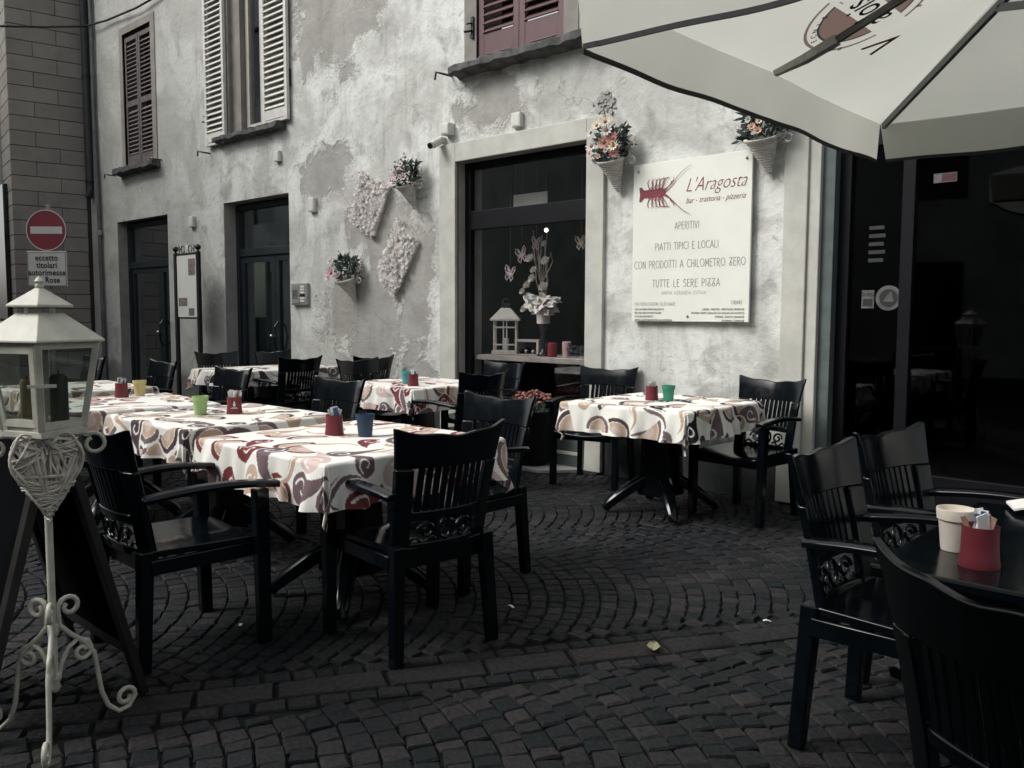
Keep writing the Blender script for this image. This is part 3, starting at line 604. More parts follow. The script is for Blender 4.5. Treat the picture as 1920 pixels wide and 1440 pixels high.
# ================================================================== left building with slab cladding
lb = thing('clad_building', 'dark beige building clad in long stone slabs at the left edge', 'building')
ang = rad(78.6); A0 = Vector((-15.03, -0.03)); dv = Vector((-math.cos(ang), -math.sin(ang))); K0 = A0+dv*1.085
nv_ = Vector((math.sin(ang), -math.cos(ang)))                      # outward, towards the camera side
e2 = Vector((-0.985, 0.17))                                       # second face runs away to the left
n2 = Vector((-0.17, -0.985))
MB().prism([(A0.x-nv_.x*.012, A0.y-nv_.y*.012, 0), (K0.x-.012, K0.y+.012, 0), (K0.x+e2.x*9-.012, K0.y+e2.y*9+.012, 0), (-24, 6, 0), (-15.2, 6, 0)], (0, 0, 11)).build('wall', M['mortar'], lb)
th, tl = 0.236, 0.72
tm = {}
def tile(P0, d, n_, s0, s1, z0, z1):
    key = (round(s1-s0, 3), round(z1-z0, 3))
    if key not in tm:
        tm[key] = MB().box(0.004, s1-s0-0.004, -0.006, 0.03, 0.010, z1-z0).mesh('cladding_slab'); tm[key].materials.append(M['tile'])
    o = link('cladding_slab', tm[key], None, lb, bevel=0.003, seg=1); p = P0+d*s0; o.location = (p.x, p.y, z0); o.rotation_euler = (0, 0, math.atan2(d.y, d.x))
du = -dv                                                             # along face from K0 to A0
for r_ in range(30):
    z0 = r_*th; s_ = -tl*(0.5 if r_ % 2 else 0.02)+0.0
    while s_ < 1.085:
        a, b = max(0.0, s_), min(1.085, s_+tl)
        if b-a > 0.03: tile(K0, du, nv_, a, b, z0, z0+th)
        s_ += tl
de = -e2; K1 = K0+e2*2.9
for r_ in range(30):
    z0 = r_*th; s_ = -tl*(0.5 if r_ % 2 else 0.02)
    while s_ < 2.9:
        a, b = max(0.0, s_), min(2.9, s_+tl)
        if b-a > 0.03: tile(K1, de, n2, a, b, z0, z0+th)
        s_ += tl
wc = K0+e2*1.25
MB().cbox((wc.x+n2.x*.03, wc.y+n2.y*.03, 2.35), (1.6, 0.10, 2.2), Matrix.Rotation(math.atan2(e2.y, e2.x), 3, 'Z')).build('dark_window', M['pane_dark'], lb)
MB().cbox((wc.x+n2.x*.08, wc.y+n2.y*.08, 1.15), (1.8, 0.22, 0.10), Matrix.Rotation(math.atan2(e2.y, e2.x), 3, 'Z')).build('window_sill', M['stone_trim'], lb, bevel=0.01)
MB().cbox((wc.x+n2.x*.05, wc.y+n2.y*.05, 4.6), (0.5, 0.12, 2.3), Matrix.Rotation(math.atan2(e2.y, e2.x), 3, 'Z')).build('pale_panel', M['stone_trim'], lb, bevel=0.01)

# ================================================================== far side of the street (seen mirrored in the panes)
ob = thing('street_building', 'plain grey house across the street behind the viewer', 'building')
o_ = MB()
for a, b in ((-30, -17.0), (-15.6, -12.0), (-10.6, -7.0), (-5.6, -2.0), (-0.6, 3.0), (4.4, 14)): o_.box(a, b, -15.3, -15.0, 0, 8.5)
for a, b in ((-17.0, -15.6), (-12.0, -10.6), (-7.0, -5.6), (-2.0, -0.6), (3.0, 4.4)): o_.box(a, b, -15.3, -15.0, 2.6, 4.0).box(a, b, -15.3, -15.0, 6.0, 8.5)
o_.build('wall', M['opposite'], ob)
for a, b in ((-17.0, -15.6), (-12.0, -10.6), (-7.0, -5.6), (-2.0, -0.6), (3.0, 4.4)):
    for z0, z1 in ((0, 2.6), (4.0, 6.0)): MB().box(a+.002, b-.002, -15.2, -15.15, z0, z1).build('window', M['pane_dark'], ob)
MB().box(-30, 14, -15.8, -14.7, 8.5, 8.7).build('eaves', M['sill'], ob)
shade_house = thing('street_building', 'unseen tall house added behind the viewer to shade the left wall', 'building')  # out of view, added to darken the left end of the wall
o_ = MB()
for a, b in ((-36, -28.5), (-27.1, -23.5), (-22.1, -18.5), (-17.1, -15.3)): o_.box(a, b, -7.8, -7.5, 0, 11)
for a, b in ((-28.5, -27.1), (-23.5, -22.1), (-18.5, -17.1)): o_.box(a, b, -7.8, -7.5, 2.6, 4.0).box(a, b, -7.8, -7.5, 6.0, 7.6).box(a, b, -7.8, -7.5, 9.6, 11)
o_.box(-15.3, -15.0, -14.6, -7.5, 0, 11); o_.build('wall', M['opposite'], shade_house)
for a, b in ((-28.5, -27.1), (-23.5, -22.1), (-18.5, -17.1)):
    for z0, z1 in ((0, 2.6), (4.0, 6.0), (7.6, 9.6)): MB().box(a+.002, b-.002, -7.7, -7.65, z0, z1).build('window', M['pane_dark'], shade_house)
MB().box(-36, -14.8, -14.6, -7.2, 11, 11.2).build('eaves', M['sill'], shade_house)

# ================================================================== things fixed to the walls
def wall_box(name, label, x, z, w_, h_, d_=0.05):
    b = thing(name, label, 'junction box', (x, 0, z), 0, 'small white boxes on the wall')
    MB().box(-w_/2, w_/2, -d_, 0.0, -h_/2, h_/2).build('box', M['plastic_white'], b, bevel=0.006)
    MB().box(-w_/2+.012, w_/2-.012, -d_-.004, -d_+.001, -h_/2+.012, h_/2-.012).build('cover', M['plastic_white'], b, bevel=0.003)
wall_box('junction_box', 'small white box on the plaster just below the white louvred shutters', -9.26, 3.26, .11, .13)
wall_box('junction_box', 'small white box on the plaster right of the second glazed door', -8.545, 2.615, .115, .16)
wall_box('junction_box', 'small white box on the plaster above the black notice stand', -11.45, 2.626, .13, .15)
wall_box('junction_box', 'small white box on the wall above the shop window surround', -5.32, 3.11, .11, .13)
wall_box('junction_box', 'small white box directly above the security camera', -6.22, 3.15, .11, .11, 0.09)
cm = thing('security_camera', 'small white tube camera at the top left corner of the shop window', 'camera', (-6.32, 0, 3.03))
MB().lathe([(0.0,-0.09),(0.036,-0.09),(0.04,-0.08),(0.04,0.06),(0.03,0.07),(0,0.07)], 16, (0,-0.10,0.0), Matrix.Rotation(rad(118), 3, 'X')).build('housing', M['plastic_white'], cm, smooth=40)
MB().lathe([(0.0,0.0),(0.030,0.0),(0.030,0.012),(0,0.012)], 16, (0,-0.10-0.081,-0.042), Matrix.Rotation(rad(118), 3, 'X')).build('lens', M['black_metal'], cm, smooth=40)
MB().tube([(0.02,0,0.05),(0.02,-0.06,0.05),(0.01,-0.10,0.02)], 0.012, 8).build('bracket', M['plastic_white'], cm, smooth=40)

ic = thing('intercom_panel', 'grey door intercom with name buttons beside the glazed door', 'intercom', (-8.82, 0, 1.585))
MB().box(-.165, .165, -.045, 0, -.13, .13).build('housing', M['grey_metal'], ic, bevel=0.008)
MB().box(-.145, .01, -.052, -.04, -.11, .11).build('speaker_plate', M['grey_metal'], ic, bevel=0.003)
for i in range(7): MB().box(-.12, -.01, -.054, -.050, -.02+.016*i-.03, -.014+.016*i-.03).build('speaker_slot', M['black_metal'], ic)
for i in range(6): MB().box(.03, .125, -.054, -.04, -.095+i*.034, -.07+i*.034).build('button', M['sign_white'] if i != 2 else M['black_metal'], ic, bevel=0.002)

# --- signboard
sb = thing('sign_board', 'white restaurant board with red lobster and L\'Aragosta lettering', 'sign', (0, 0, 0))
sbx, sbz = -3.503, 1.93
MB().box(-4.022, -2.985, -0.05, -0.03, 1.303, 2.555).build('panel', M['board'], sb, bevel=0.002)
MB().box(-3.9, -3.85, -0.03, 0, 1.4, 2.4).box(-3.15, -3.10, -0.03, 0, 1.4, 2.4).build('batten', M['sill'], sb)
for x, z in ((-3.975, 2.50), (-3.03, 2.50), (-3.50, 1.345)): MB().ball((x, -0.052, z), 0.011, 8, 5).build('screw', M['grey_metal'], sb, smooth=60)
Y = -0.0515
text("board_title", "L'Aragosta", 0.150, (-3.285, Y, 2.345), M['print_red'], sb, shear=0.45, sx=0.80, off=-0.0026)
text('board_subtitle', 'bar - trattoria - pizzeria', 0.064, (-3.285, Y, 2.232), M['print_red'], sb, shear=0.45, sx=0.82, off=-0.0010)
strokes('board_line', 'APERITIVI', 0.055, -3.52, 2.02, Y, 0.0034, M['ink_soft'], sb, 0.215)
strokes('board_line', 'PIATTI TIPICI E LOCALI', 0.055, -3.525, 1.865, Y, 0.0034, M['ink_soft'], sb, 0.56)
strokes('board_line', 'CON PRODOTTI A CHILOMETRO ZERO', 0.058, -3.51, 1.725, Y, 0.0034, M['ink_soft'], sb, 0.98)
strokes('board_line', 'TUTTE LE SERE PIZZA', 0.057, -3.525, 1.575, Y, 0.0034, M['ink_soft'], sb, 0.60)
strokes('board_line', 'AMPIA VERANDA ESTIVA', 0.026, -3.54, 1.515, Y, 0.0024, M['ink_faint'], sb, 0.40)
strokes('board_line', 'PER PRENOTAZIONI TELEFONARE', 0.026, -3.80, 1.428, Y, 0.0024, M['ink_faint'], sb, 0.38)
strokes('board_line', 'ORARI', 0.026, -3.085, 1.437, Y, 0.0024, M['ink_soft'], sb, 0.085)
for i, t_ in enumerate(('CON UN MENU PERSONALIZZATO', 'PER UNA SERATA PARTICOLARE', 'O IN CELLE RICHIESTO', 'SIAMO A DISPOSIZIONE PER OGNI ESIGENZA')):
    text('board_small_print', t_, 0.021, (-3.99, Y, 1.398-i*0.0285), M['ink_soft'], sb, align='LEFT', sx=0.83)
for i, t_ in enumerate(('LUNEDI - MARTEDI - MERCOLEDI 18.00/22.00', 'GIOVEDI CHIUSO (ESCLUSO DA GIUGNO AD AGOSTO)', 'VENERDI - SABATO 18.00/22.00', 'DOMENICA 18.00/22.00')):
    text('board_small_print', t_, 0.021, (-3.02, Y, 1.398-i*0.0285), M['ink_soft'], sb, align='RIGHT', sx=0.85)
# lobster print: tail fan at left, segmented body, legs, long feelers
lob = MB(); Lx, Lz = -3.965, 2.315
def pl(pts, k_=0): lob.add([(Lx+a, Y-0.0002*k_, Lz+b) for a, b in pts], [tuple(range(len(pts)))])
pl([(0,.055),(.02,.06),(.05,.03),(.05,-.03),(.02,-.06),(0,-.055),(.008,0)])
for i in range(6): pl([(.048+i*.022,.030),(.073+i*.022,.034),(.073+i*.022,-.034),(.048+i*.022,-.030)], i+1)
pl([(.18,.036),(.215,.038),(.24,.02),(.25,0),(.24,-.02),(.215,-.038),(.18,-.036)], 8)
def ribbon(mb_, pts, w0, w1, y):
    pts = [Vector((Lx+a, 0, Lz+b)) for a, b in pts]; n = len(pts)
    for i in range(n-1):
        d = (pts[i+1]-pts[i]).normalized(); nn = Vector((-d.z, 0, d.x)); a = w0+(w1-w0)*i/(n-1); b = w0+(w1-w0)*(i+1)/(n-1); yy = Vector((0, y-0.00005*i, 0))
        mb_.add([pts[i]-nn*a/2+yy, pts[i+1]-nn*b/2+yy, pts[i+1]+nn*b/2+yy, pts[i]+nn*a/2+yy], [(0,1,2,3)])
for sg in (1, -1):
    for i in range(5):
        x = .10+i*.028; ribbon(lob, [(x, sg*.03), (x-.02+i*.012, sg*(.085+.006*i)), (x-.005+i*.02, sg*.112)], .009, .003, Y-0.0025-0.0004*i)
        ribbon(lob, [(x+.005, sg*.03), (x+.035, sg*.07), (x+.02+i*.01, sg*.118)], .007, .003, Y-0.005-0.0004*i)
    ribbon(lob, [(.235, sg*.018), (.275, sg*.035), (.31, sg*.075)], .014, .006, Y-0.008)
    ribbon(lob, [(.24+.24*t, sg*(.012+.18*math.sin(t*1.35)**1.3)) for t in [i/14 for i in range(15)]], .008, .0025, Y-0.0095)
    ribbon(lob, [(.30, sg*.07), (.325, sg*.085), (.33, sg*.12)], .010, .002, Y-0.011)
lob.build('lobster_print', M['print_red'], sb)

# --- wicker cones with artificial flowers
def flower_geo(r, n=9, cup=0.25):
    m_ = MB()
    for i in range(n):
        a = 2*PI*i/n; da = PI/n*0.85
        q = lambda rr, aa, z: (rr*math.cos(aa), rr*math.sin(aa), z)
        m_.add([q(r*.18, a, 0), q(r*.7, a-da, r*cup*.6), q(r, a-da*.4, r*cup), q(r, a+da*.4, r*cup*1.1), q(r*.7, a+da, r*cup*.6)], [(0,1,2,3,4)])
    return m_
EYE = MB().ball((0,0,0.1), 0.30, 8, 5, 0.6).mesh('eye'); EYE.materials.append(M['flower_eye'])
FL = {}
for nm in ('petal_white', 'petal_cream', 'petal_peach', 'petal_red', 'petal_pink', 'petal_rose'):
    FL[nm] = flower_geo(1.0, 10 if 'pink' not in nm else 7, 0.35).mesh('flower'); FL[nm].materials.append(M[nm])
def flower(parent, loc, r, nm, normal, eye=True):
    o = link('flower', FL[nm], None, parent); o.location = loc; o.scale = (r, r, r); o.rotation_euler = Vector(normal).to_track_quat('Z', 'Y').to_euler()
    if eye: link('flower_eye', EYE, None, o)
    return o
def leaf_blade(m_, p, d, L, wd, bend=0.3):
    d = Vector(d).normalized(); s_ = d.cross(Vector((0.2,-1,0.3))).normalized(); n_ = s_.cross(d)
    pts = [(0,0),(.3,.5),(.65,.42),(1,0),(.65,-.42),(.3,-.5)]
    m_.add([Vector(p)+d*L*a+s_*wd*b-n_*L*bend*a*a*0.5 for a, b in pts], [(0,1,2,3),(0,3,4,5)])
def basket(label, x, z_tip, h, w_, blooms, lean, seed, s=1.0, leafdir=1):
    r2 = random.Random(seed); b = thing('flower_basket', label, 'flower basket', (x, 0, z_tip), 0, 'wicker cones of flowers on the wall')
    hb = h*0.44; rt_ = w_*0.30; mb_ = MB(); nr = 13
    prof = []
    for i in range(nr*4+1):
        t = i/(nr*4); prof.append((0.014+(rt_-0.014)*t + 0.0045*math.cos(t*nr*2*PI), hb*t))
    prof += [(rt_+.012, hb+.004), (rt_+.012, hb+.02), (rt_-.012, hb+.02), (rt_-.016, hb-.03)]
    mb_.lathe(prof, 26, (0, 0, 0)); mb_.v = [(px+lean*pz, py*0.8-0.10*(0.3+pz/hb), pz-0.30*(-py)*(pz/hb)) for px, py, pz in mb_.v]
    mb_.build('wicker_cone', M['wicker'], b, smooth=60)
    hx = rt_+0.01
    def curl(cx, cz, r, a0, a1, sg=1): return [(cx+sg*r*(1-.55*i/14)*math.cos(rad(a0+(a1-a0)*i/14)), -0.09, cz+r*(1-.55*i/14)*math.sin(rad(a0+(a1-a0)*i/14))) for i in range(15)]
    for cz, r in ((hb*0.98, .042), (hb*1.5, .030), (hb*1.72, .040)):
        MB().tube(curl(hx+lean*hb+.055, cz, r, 200, -150), 0.0085, 7).build('handle_curl', M['wicker'], b, smooth=60)
    MB().tube([(hx*.9+lean*hb, -0.08, hb*.9), (hx+.03+lean*hb, -0.085, hb*1.3), (hx+.025+lean*hb, -0.08, hb*1.65)], 0.009, 7).build('handle', M['wicker'], b, smooth=60)
    fo = MB(); cy = -0.13
    for i in range(230):
        a = r2.uniform(-1, 1); zz = hb+r2.uniform(0, 1)**0.8*h*0.50; ww = w_*.44*(1-0.40*(zz-hb)/(h*.55))
        leaf_blade(fo, (lean*hb+a*ww, cy+r2.uniform(-.05, .07), zz), (a*1.0+r2.uniform(-.5,.5), r2.uniform(-.7,.3), r2.uniform(-.3, 1)), r2.uniform(.04, .085)*s, r2.uniform(.014, .030)*s)
    fo.build('foliage', M['leaf'], b)
    sp = MB()
    for i in range(14): leaf_blade(sp, (lean*hb+leafdir*(.05+.004*i)*s, cy+.03, hb+.06+h*.018*i), (leafdir*(1-.05*i), -.1, .35+.05*i), .085*s, .026*s)
    for i in range(30): leaf_blade(sp, (lean*hb-leafdir*w_*.25+r2.uniform(-.03,.03), cy, hb+.02), (-leafdir*r2.uniform(.3,1.2), r2.uniform(-.6,.1), r2.uniform(-.3,.8)), .09*s, .005)
    sp.build('foliage', M['leaf_blue'], b)
    for fx, fz, r, nm in blooms:
        flower(b, (lean*hb+fx*w_, cy-0.085-0.05*r2.random(), hb+.015+fz*h*.57), r*1.30, nm, (fx*0.8+r2.uniform(-.3,.3), -1, 0.25+r2.uniform(-.2,.3)), True)
    return b
warm = [(-.17,.86,.036,'petal_cream'),(.02,.93,.040,'petal_cream'),(-.28,.68,.038,'petal_white'),(.10,.70,.040,'petal_white'),(.25,.46,.042,'petal_red'),(-.02,.42,.043,'petal_peach'),(-.34,.36,.040,'petal_white'),(.30,.27,.034,'petal_cream'),(.10,.28,.020,'petal_peach'),(.06,.58,.016,'petal_white'),(.28,.10,.036,'petal_red'),(-.36,.16,.026,'petal_peach'),(.12,.18,.018,'petal_pink'),(-.15,.08,.018,'petal_peach')]
warm2 = [(-.26,.80,.040,'petal_cream'),(-.04,.90,.040,'petal_white'),(.14,.82,.046,'petal_peach'),(.02,.60,.044,'petal_red'),(.32,.56,.050,'petal_cream'),(-.15,.40,.020,'petal_white'),(-.08,.22,.024,'petal_peach'),(.10,.30,.020,'petal_cream'),(.06,.10,.024,'petal_peach'),(-.30,.25,.014,'petal_white'),(.16,.45,.022,'petal_white')]
pink1 = [(.30,1.0,.034,'petal_white'),(.36,.86,.03,'petal_white'),(-.02,.72,.030,'petal_white'),(.12,.60,.034,'petal_pink'),(.20,.66,.026,'petal_white'),(-.05,.30,.045,'petal_rose'),(-.28,.16,.046,'petal_white'),(-.12,.10,.040,'petal_pink'),(.20,.22,.038,'petal_pink'),(.06,.18,.030,'petal_white'),(-.36,.05,.028,'petal_rose'),(-.2,.5,.02,'petal_white')]
pink2 = [(.02,1.0,.028,'petal_white'),(-.30,.66,.034,'petal_white'),(-.22,.74,.026,'petal_white'),(-.26,.50,.030,'petal_pink'),(-.22,.22,.055,'petal_rose'),(-.38,.08,.040,'petal_pink'),(-.05,.16,.034,'petal_pink'),(-.42,.02,.034,'petal_white'),(-.32,.34,.03,'petal_white')]
basket('wicker cone of pale pink and white flowers hanging above the second floral panel', -6.72, 2.42, .50, .34, pink1, -.12, 3)
basket('wicker cone with spiky dark leaves and pink flowers, lowest on the plaster wall', -7.74, 1.49, .52, .40, pink2, -.15, 4)
basket('wicker cone of peach and cream daisies between the shop window and the white board', -4.18, 2.355, .54, .37, warm, -.05, 5)
basket('wicker cone of flowers partly under the parasol hem, by the board\'s top right corner', -2.86, 2.36, .53, .38, warm2, -.08, 6)

# --- blossom panels
def blossom_panel(label, corners, seed):
    r2 = random.Random(seed); c = [Vector((a, 0, b)) for a, b in corners]; ctr = sum(c, Vector())/4
    p = thing('blossom_panel', label, 'flower panel', tuple(ctr), 0, 'blossom covered panels on the wall'); c = [q-ctr for q in c]
    MB().prism([q*0.94 for q in c], (0, -0.03, 0)).build('backing', M['wicker'], p)
    m1, m2 = MB(), MB(); g = flower_geo(1.0, 6, 0.42)
    for i in range(330):
        u, v = r2.random(), r2.random(); q = (c[0]*(1-u)+c[1]*u)*(1-v)+(c[3]*(1-u)+c[2]*u)*v
        rr = r2.uniform(.022, .034); pn = r2.random() < 0.10
        Mx = Matrix.Translation(q+Vector((0, -0.035-r2.random()*.028, 0))) @ Vector((r2.gauss(0,.26), -1, .12+r2.gauss(0,.26))).to_track_quat('Z', 'Y').to_matrix().to_4x4() @ Matrix.Rotation(r2.random()*6, 4, 'Z')
        for k_, sc_ in ((0, 1.0), (1, 0.6)):
            M2 = Mx @ Matrix.Rotation(k_*.5, 4, 'Z') @ Matrix.Diagonal((rr*sc_, rr*sc_, rr*(1 if k_ == 0 else 1.3), 1))
            (m2 if pn else m1).add([M2 @ Vector(t) for t in g.v], g.f)
    o = m1.build('blossoms', M['petal_white'], p); o['kind'] = 'stuff'; o = m2.build('blossoms', M['petal_pink'], p); o['kind'] = 'stuff'
    d = MB()
    for i in range(30):
        u, v = r2.random(), r2.random(); q = (c[0]*(1-u)+c[1]*u)*(1-v)+(c[3]*(1-u)+c[2]*u)*v
        leaf_blade(d, q+Vector((0, -0.062, 0)), (r2.uniform(-1,1), -.4, r2.uniform(-1,1)), .028, .010)
    o = d.build('leaves', M['leaf'], p); o['kind'] = 'stuff'
blossom_panel('upper of two tilted panels covered in white and pink blossoms', [(-7.58,2.90),(-7.10,2.70),(-7.40,2.16),(-7.82,2.42)], 1)
blossom_panel('lower of two tilted panels covered in white and pink blossoms', [(-6.98,2.37),(-6.66,2.08),(-7.05,1.53),(-7.34,1.79)], 2)

# --- notice stand in front of the wall
ns = thing('notice_stand', 'tall black iron notice stand with white panel and scroll top by the glazed door', 'notice board', (-11.08, -0.30, 0))
for sx in (-.315, .315):
    MB().box(sx-.034, sx+.034, -.02, .02, 0, 2.17).build('post', M['black_metal'], ns, bevel=0.003); MB().ball((sx, 0, 2.225), .04, 12, 8).tube([(sx,0,2.16),(sx,0,2.20)], .014, 6).build('finial', M['black_metal'], ns, smooth=60)
MB().box(-.28, .28, -.012, .012, 2.135, 2.16).box(-.28, .28, -.012, .012, 1.275, 1.30).build('crossbar', M['black_metal'], ns)
MB().box(-.272, .272, -.008, .008, 1.302, 2.132).build('notice_panel', M['board'], ns)
MB().box(.05, .24, -.0105, -.0085, 1.86, 2.08).build('notice_picture', M['photo_print'], ns); MB().box(-.24, .0, -.0105, -.0085, 1.45, 1.56).build('notice_picture', M['photo_print'], ns); MB().box(.04, .19, -.0105, -.0085, 1.32, 1.42).build('notice_picture', M['ink_soft'], ns)
for sg in (-1, 1):
    MB().tube([(sg*(.27-.06*math.cos(t*.55)*(1-.07*t)-.02*t), 0, 2.165+.012*t*(2.2 if t < 5 else 1)+.03*math.sin(t*.8)) for t in range(9)], .006, 6).build('scroll', M['black_metal'], ns, smooth=60)
    MB().tube([(sg*(.10+.05*math.cos(rad(a))), 0, 2.21+.045*math.sin(rad(a))) for a in range(-60, 260, 24)], .006, 6).build('scroll', M['black_metal'], ns, smooth=60)
MB().lathe([(0,0),(.035,.0),(.045,.05),(.02,.10),(0,.11)], 12, (0,-.0,2.165), flat=.3).build('crest', M['sign_white'], ns, smooth=50)

# --- drainpipes, cable
dp = thing('drainpipe', 'dark rusty drainpipe in the corner between the two buildings', 'drainpipe', (-14.83, -0.06, 0))
MB().tube([(-.02,0,8),(0,0,6),(0,0,3.4),(.02,-.02,3.25)], .06, 12).build('pipe', M['rust_pipe'], dp, smooth=60)
for z in (3.5, 5.2): MB().tube([(0,0,z-.02),(0,0,z+.02)], .068, 12).build('pipe_bracket', M['black_metal'], dp, smooth=40)
dp2 = thing('drainpipe', 'thin pale pipe running down the plaster beside the building corner', 'drainpipe', (-14.56, -0.045, 0))
MB().tube([(-.10,0,7.5),(-.02,0,5.8),(-.04,0,4.6),(.02,0,3.2),(.03,0,2.65),(.06,0,0.0)], .032, 10).build('pipe', M['pipe'], dp2, smooth=60)
MB().tube([(.03,0,2.62),(.03,0,2.70)], .05, 10).build('pipe_collar', M['grey_metal'], dp2, smooth=40)
cb = thing('overhead_cable', 'black cable sagging across the top left corner', 'cable', (0,0,0))
MB().tube([(-15.6,-3.2,5.5),(-14.6,-1.65,5.58),(-14.48,-1.4,5.60),(-14.33,-.84,5.69),(-14.66,-.11,5.95),(-13.95,-.06,5.9),(-12.9,-.07,5.84),(-12.25,-.05,5.86),(-11.4,-.05,6.0)], .016, 6).build('cable', M['cable'], cb, smooth=60)

# --- road signs on a pole
rs = thing('no_entry_sign', 'round red no entry sign with white bar on a pole', 'road sign', (-13.68, -1.14, 0), rad(42))
MB().tube([(0,.05,0),(0,.05,2.95)], .03, 10).build('pole', M['grey_metal'], rs, smooth=60)
RX = Matrix.Rotation(PI/2, 3, 'X')
MB().lathe([(0,-.012),(.30,-.012),(.305,0),(.30,.012),(0,.012)], 48, (0,-.01,2.563), RX).build('disc', M['sign_red'], rs, smooth=30)
MB().lathe([(.286,0),(.300,0),(.300,.003),(.286,.003),(.286,0)], 48, (0,-.0245,2.563), RX, cap=False).build('rim', M['sign_white'], rs)
MB().box(-.235,.235,-.026,-.0225,2.51,2.616).build('bar', M['sign_white'], rs, bevel=0.004)
for z in (2.45, 2.68): MB().box(-.05,.05,-.0,.09,z-.02,z+.02).build('clamp', M['grey_metal'], rs)
ps = thing('road_sign', 'white rectangular plate reading eccetto titolari autorimesse below the no entry sign', 'road sign', (-13.66, -1.16, 0), rad(42))
MB().box(-.295,.295,-.018,.004,1.735,2.258).build('plate', M['sign_white'], ps, bevel=0.012)
MB().box(-.283,.283,-.0205,-.0185,2.240,2.247).box(-.283,.283,-.0205,-.0185,1.746,1.753).box(-.283,-.276,-.0205,-.0185,1.753,2.240).box(.276,.283,-.0205,-.0185,1.753,2.240).build('border', M['ink'], ps)
for i, t_ in enumerate(('eccetto', 'titolari', 'autorimesse', 'via Rose')): text('plate_lettering', t_, .122, (0, -.0215, 2.155-i*.108), M['ink'], ps, sx=.86, off=.0025, space=1.06)

# ================================================================== display behind the glass
RY = 0.36
ln = thing('display_lantern', 'white wooden lantern on the shelf inside the shop window', 'lantern', (-5.83, RY+.02, .957), rad(38)); ln.scale = (.72, .62, .98)
for sx in (-.15, .15):
    for sy in (-.13, .13): MB().box(sx-.014, sx+.014, sy-.014, sy+.014, .04, .34).build('post', M['white_wood'], ln)
MB().box(-.185,.185,-.165,.165,0,.04).build('base', M['white_wood'], ln, bevel=0.004)
for z in (.10, .275): MB().box(-.165,.165,-.152,-.140,z-.008,z+.008).build('rail', M['white_wood'], ln)
for sx in (-.022, .022): MB().box(sx-.009, sx+.009, -.148, -.136, .04, .34).build('bar', M['white_wood'], ln)
MB().box(-.205,.205,-.18,.18,.34,.362).build('eave', M['white_wood'], ln, bevel=0.003)
MB().add([(-.20,-.175,.362),(.20,-.175,.362),(.20,.175,.362),(-.20,.175,.362),(-.065,-.06,.47),(.065,-.06,.47),(.065,.06,.47),(-.065,.06,.47)], [(0,1,5,4),(1,2,6,5),(2,3,7,6),(3,0,4,7),(4,5,6,7)]).build('roof', M['white_wood'], ln)
MB().box(-.055,.055,-.05,.05,.472,.52).tube([(-.05,0,.52),(-.03,0,.56),(.03,0,.56),(.05,0,.52)], .008, 6).build('vent', M['black_metal'], ln)
MB().lathe([(.045,.04),(.045,.16),(0,.17)], 14).build('candle', M['tulle'], ln, smooth=40)
pf = thing('display_box', 'small open wooden crate of baubles next to the display lantern', 'box', (-5.50, RY+.02, .957))
MB().box(-.155,-.125,-.06,.06,0,.155).box(.125,.155,-.06,.06,0,.155).box(-.125,.125,-.06,.06,.13,.155).box(-.125,.125,-.06,.06,0,.012).build('frame', M['wood_pale'], pf, bevel=0.003)
for i in range(5): MB().ball((-.095+.045*i, -.02+.02*(i % 2), .035), .022, 10, 6).build('bauble', M['grey_metal'] if i % 2 else M['black_frame'], pf, smooth=60)
va = thing('flower_vase', 'tall dark glass vase with tulle, white roses and bare twigs behind the shop window', 'vase', (-5.32, RY, .957))
MB().lathe([(.062,0),(.064,.01),(.02,.05),(.016,.10),(.03,.14),(.035,.18),(.028,.22),(.050,.30),(.058,.36)], 20).build('vase', M['pane_dark'], va, smooth=60)
tl_ = MB().lathe([(.062,.31),(.064,.36),(.070,.46),(.078,.52),(.06,.53)], 20); tl_.build('wrap', M['tulle'], va, smooth=60)
r2 = random.Random(8); tb = MB()
for i in range(170):
    a = r2.random()*6.28; leaf_blade(tb, (.07*math.cos(a)+r2.gauss(0,.03), .05*math.sin(a)-.03, .49+r2.gauss(0,.03)), (math.cos(a)+r2.gauss(0,.5), math.sin(a)*.6-.2, r2.uniform(-.5,.9)), r2.uniform(.05,.12), r2.uniform(.03,.07), .8)
tb.build('tulle', M['tulle'], va, smooth=60)
tw = MB()
for i in range(15):
    x0 = r2.uniform(-.03,.03); x1 = r2.uniform(-.20,.16); z1 = r2.uniform(.9,1.22)
    tw.tube([(x0, 0, .5), (x0+(x1-x0)*.35+r2.gauss(0,.015), r2.uniform(-.04,.04), .72), (x0+(x1-x0)*.7+r2.gauss(0,.02), r2.uniform(-.05,.05), .9), (x1, r2.uniform(-.06,.06), z1)], .0045, 5)
tw.build('twigs', M['twig'], va)
rose = MB().ball((0,0,0), 1, 10, 6).mesh('rose')
for i, (x, z, r) in enumerate([(-.12,.93,.045),(-.07,.82,.036),(-.09,.74,.045),(-.15,.68,.04),(-.21,.62,.036),(-.14,.58,.032),(-.19,.45,.04),(.06,1.06,.034),(.075,.90,.046),(.055,.66,.05)]):
    q = MB()
    for k_ in range(9):
        a = k_*2.4; rr = r*(.35+.08*k_); q.patch(lambda u, v: (rr*math.cos(a+(u-.5)*1.9)*(.7+.35*v), rr*math.sin(a+(u-.5)*1.9)*(.7+.35*v), r*(v*1.0-.5)*(1-.05*k_)), 5, 2)
    o = q.build('rose', M['tulle'], va, smooth=60); o.location = (x, -.07, z); o.rotation_euler = (rad(65), r2.uniform(-.5,.5), 0)
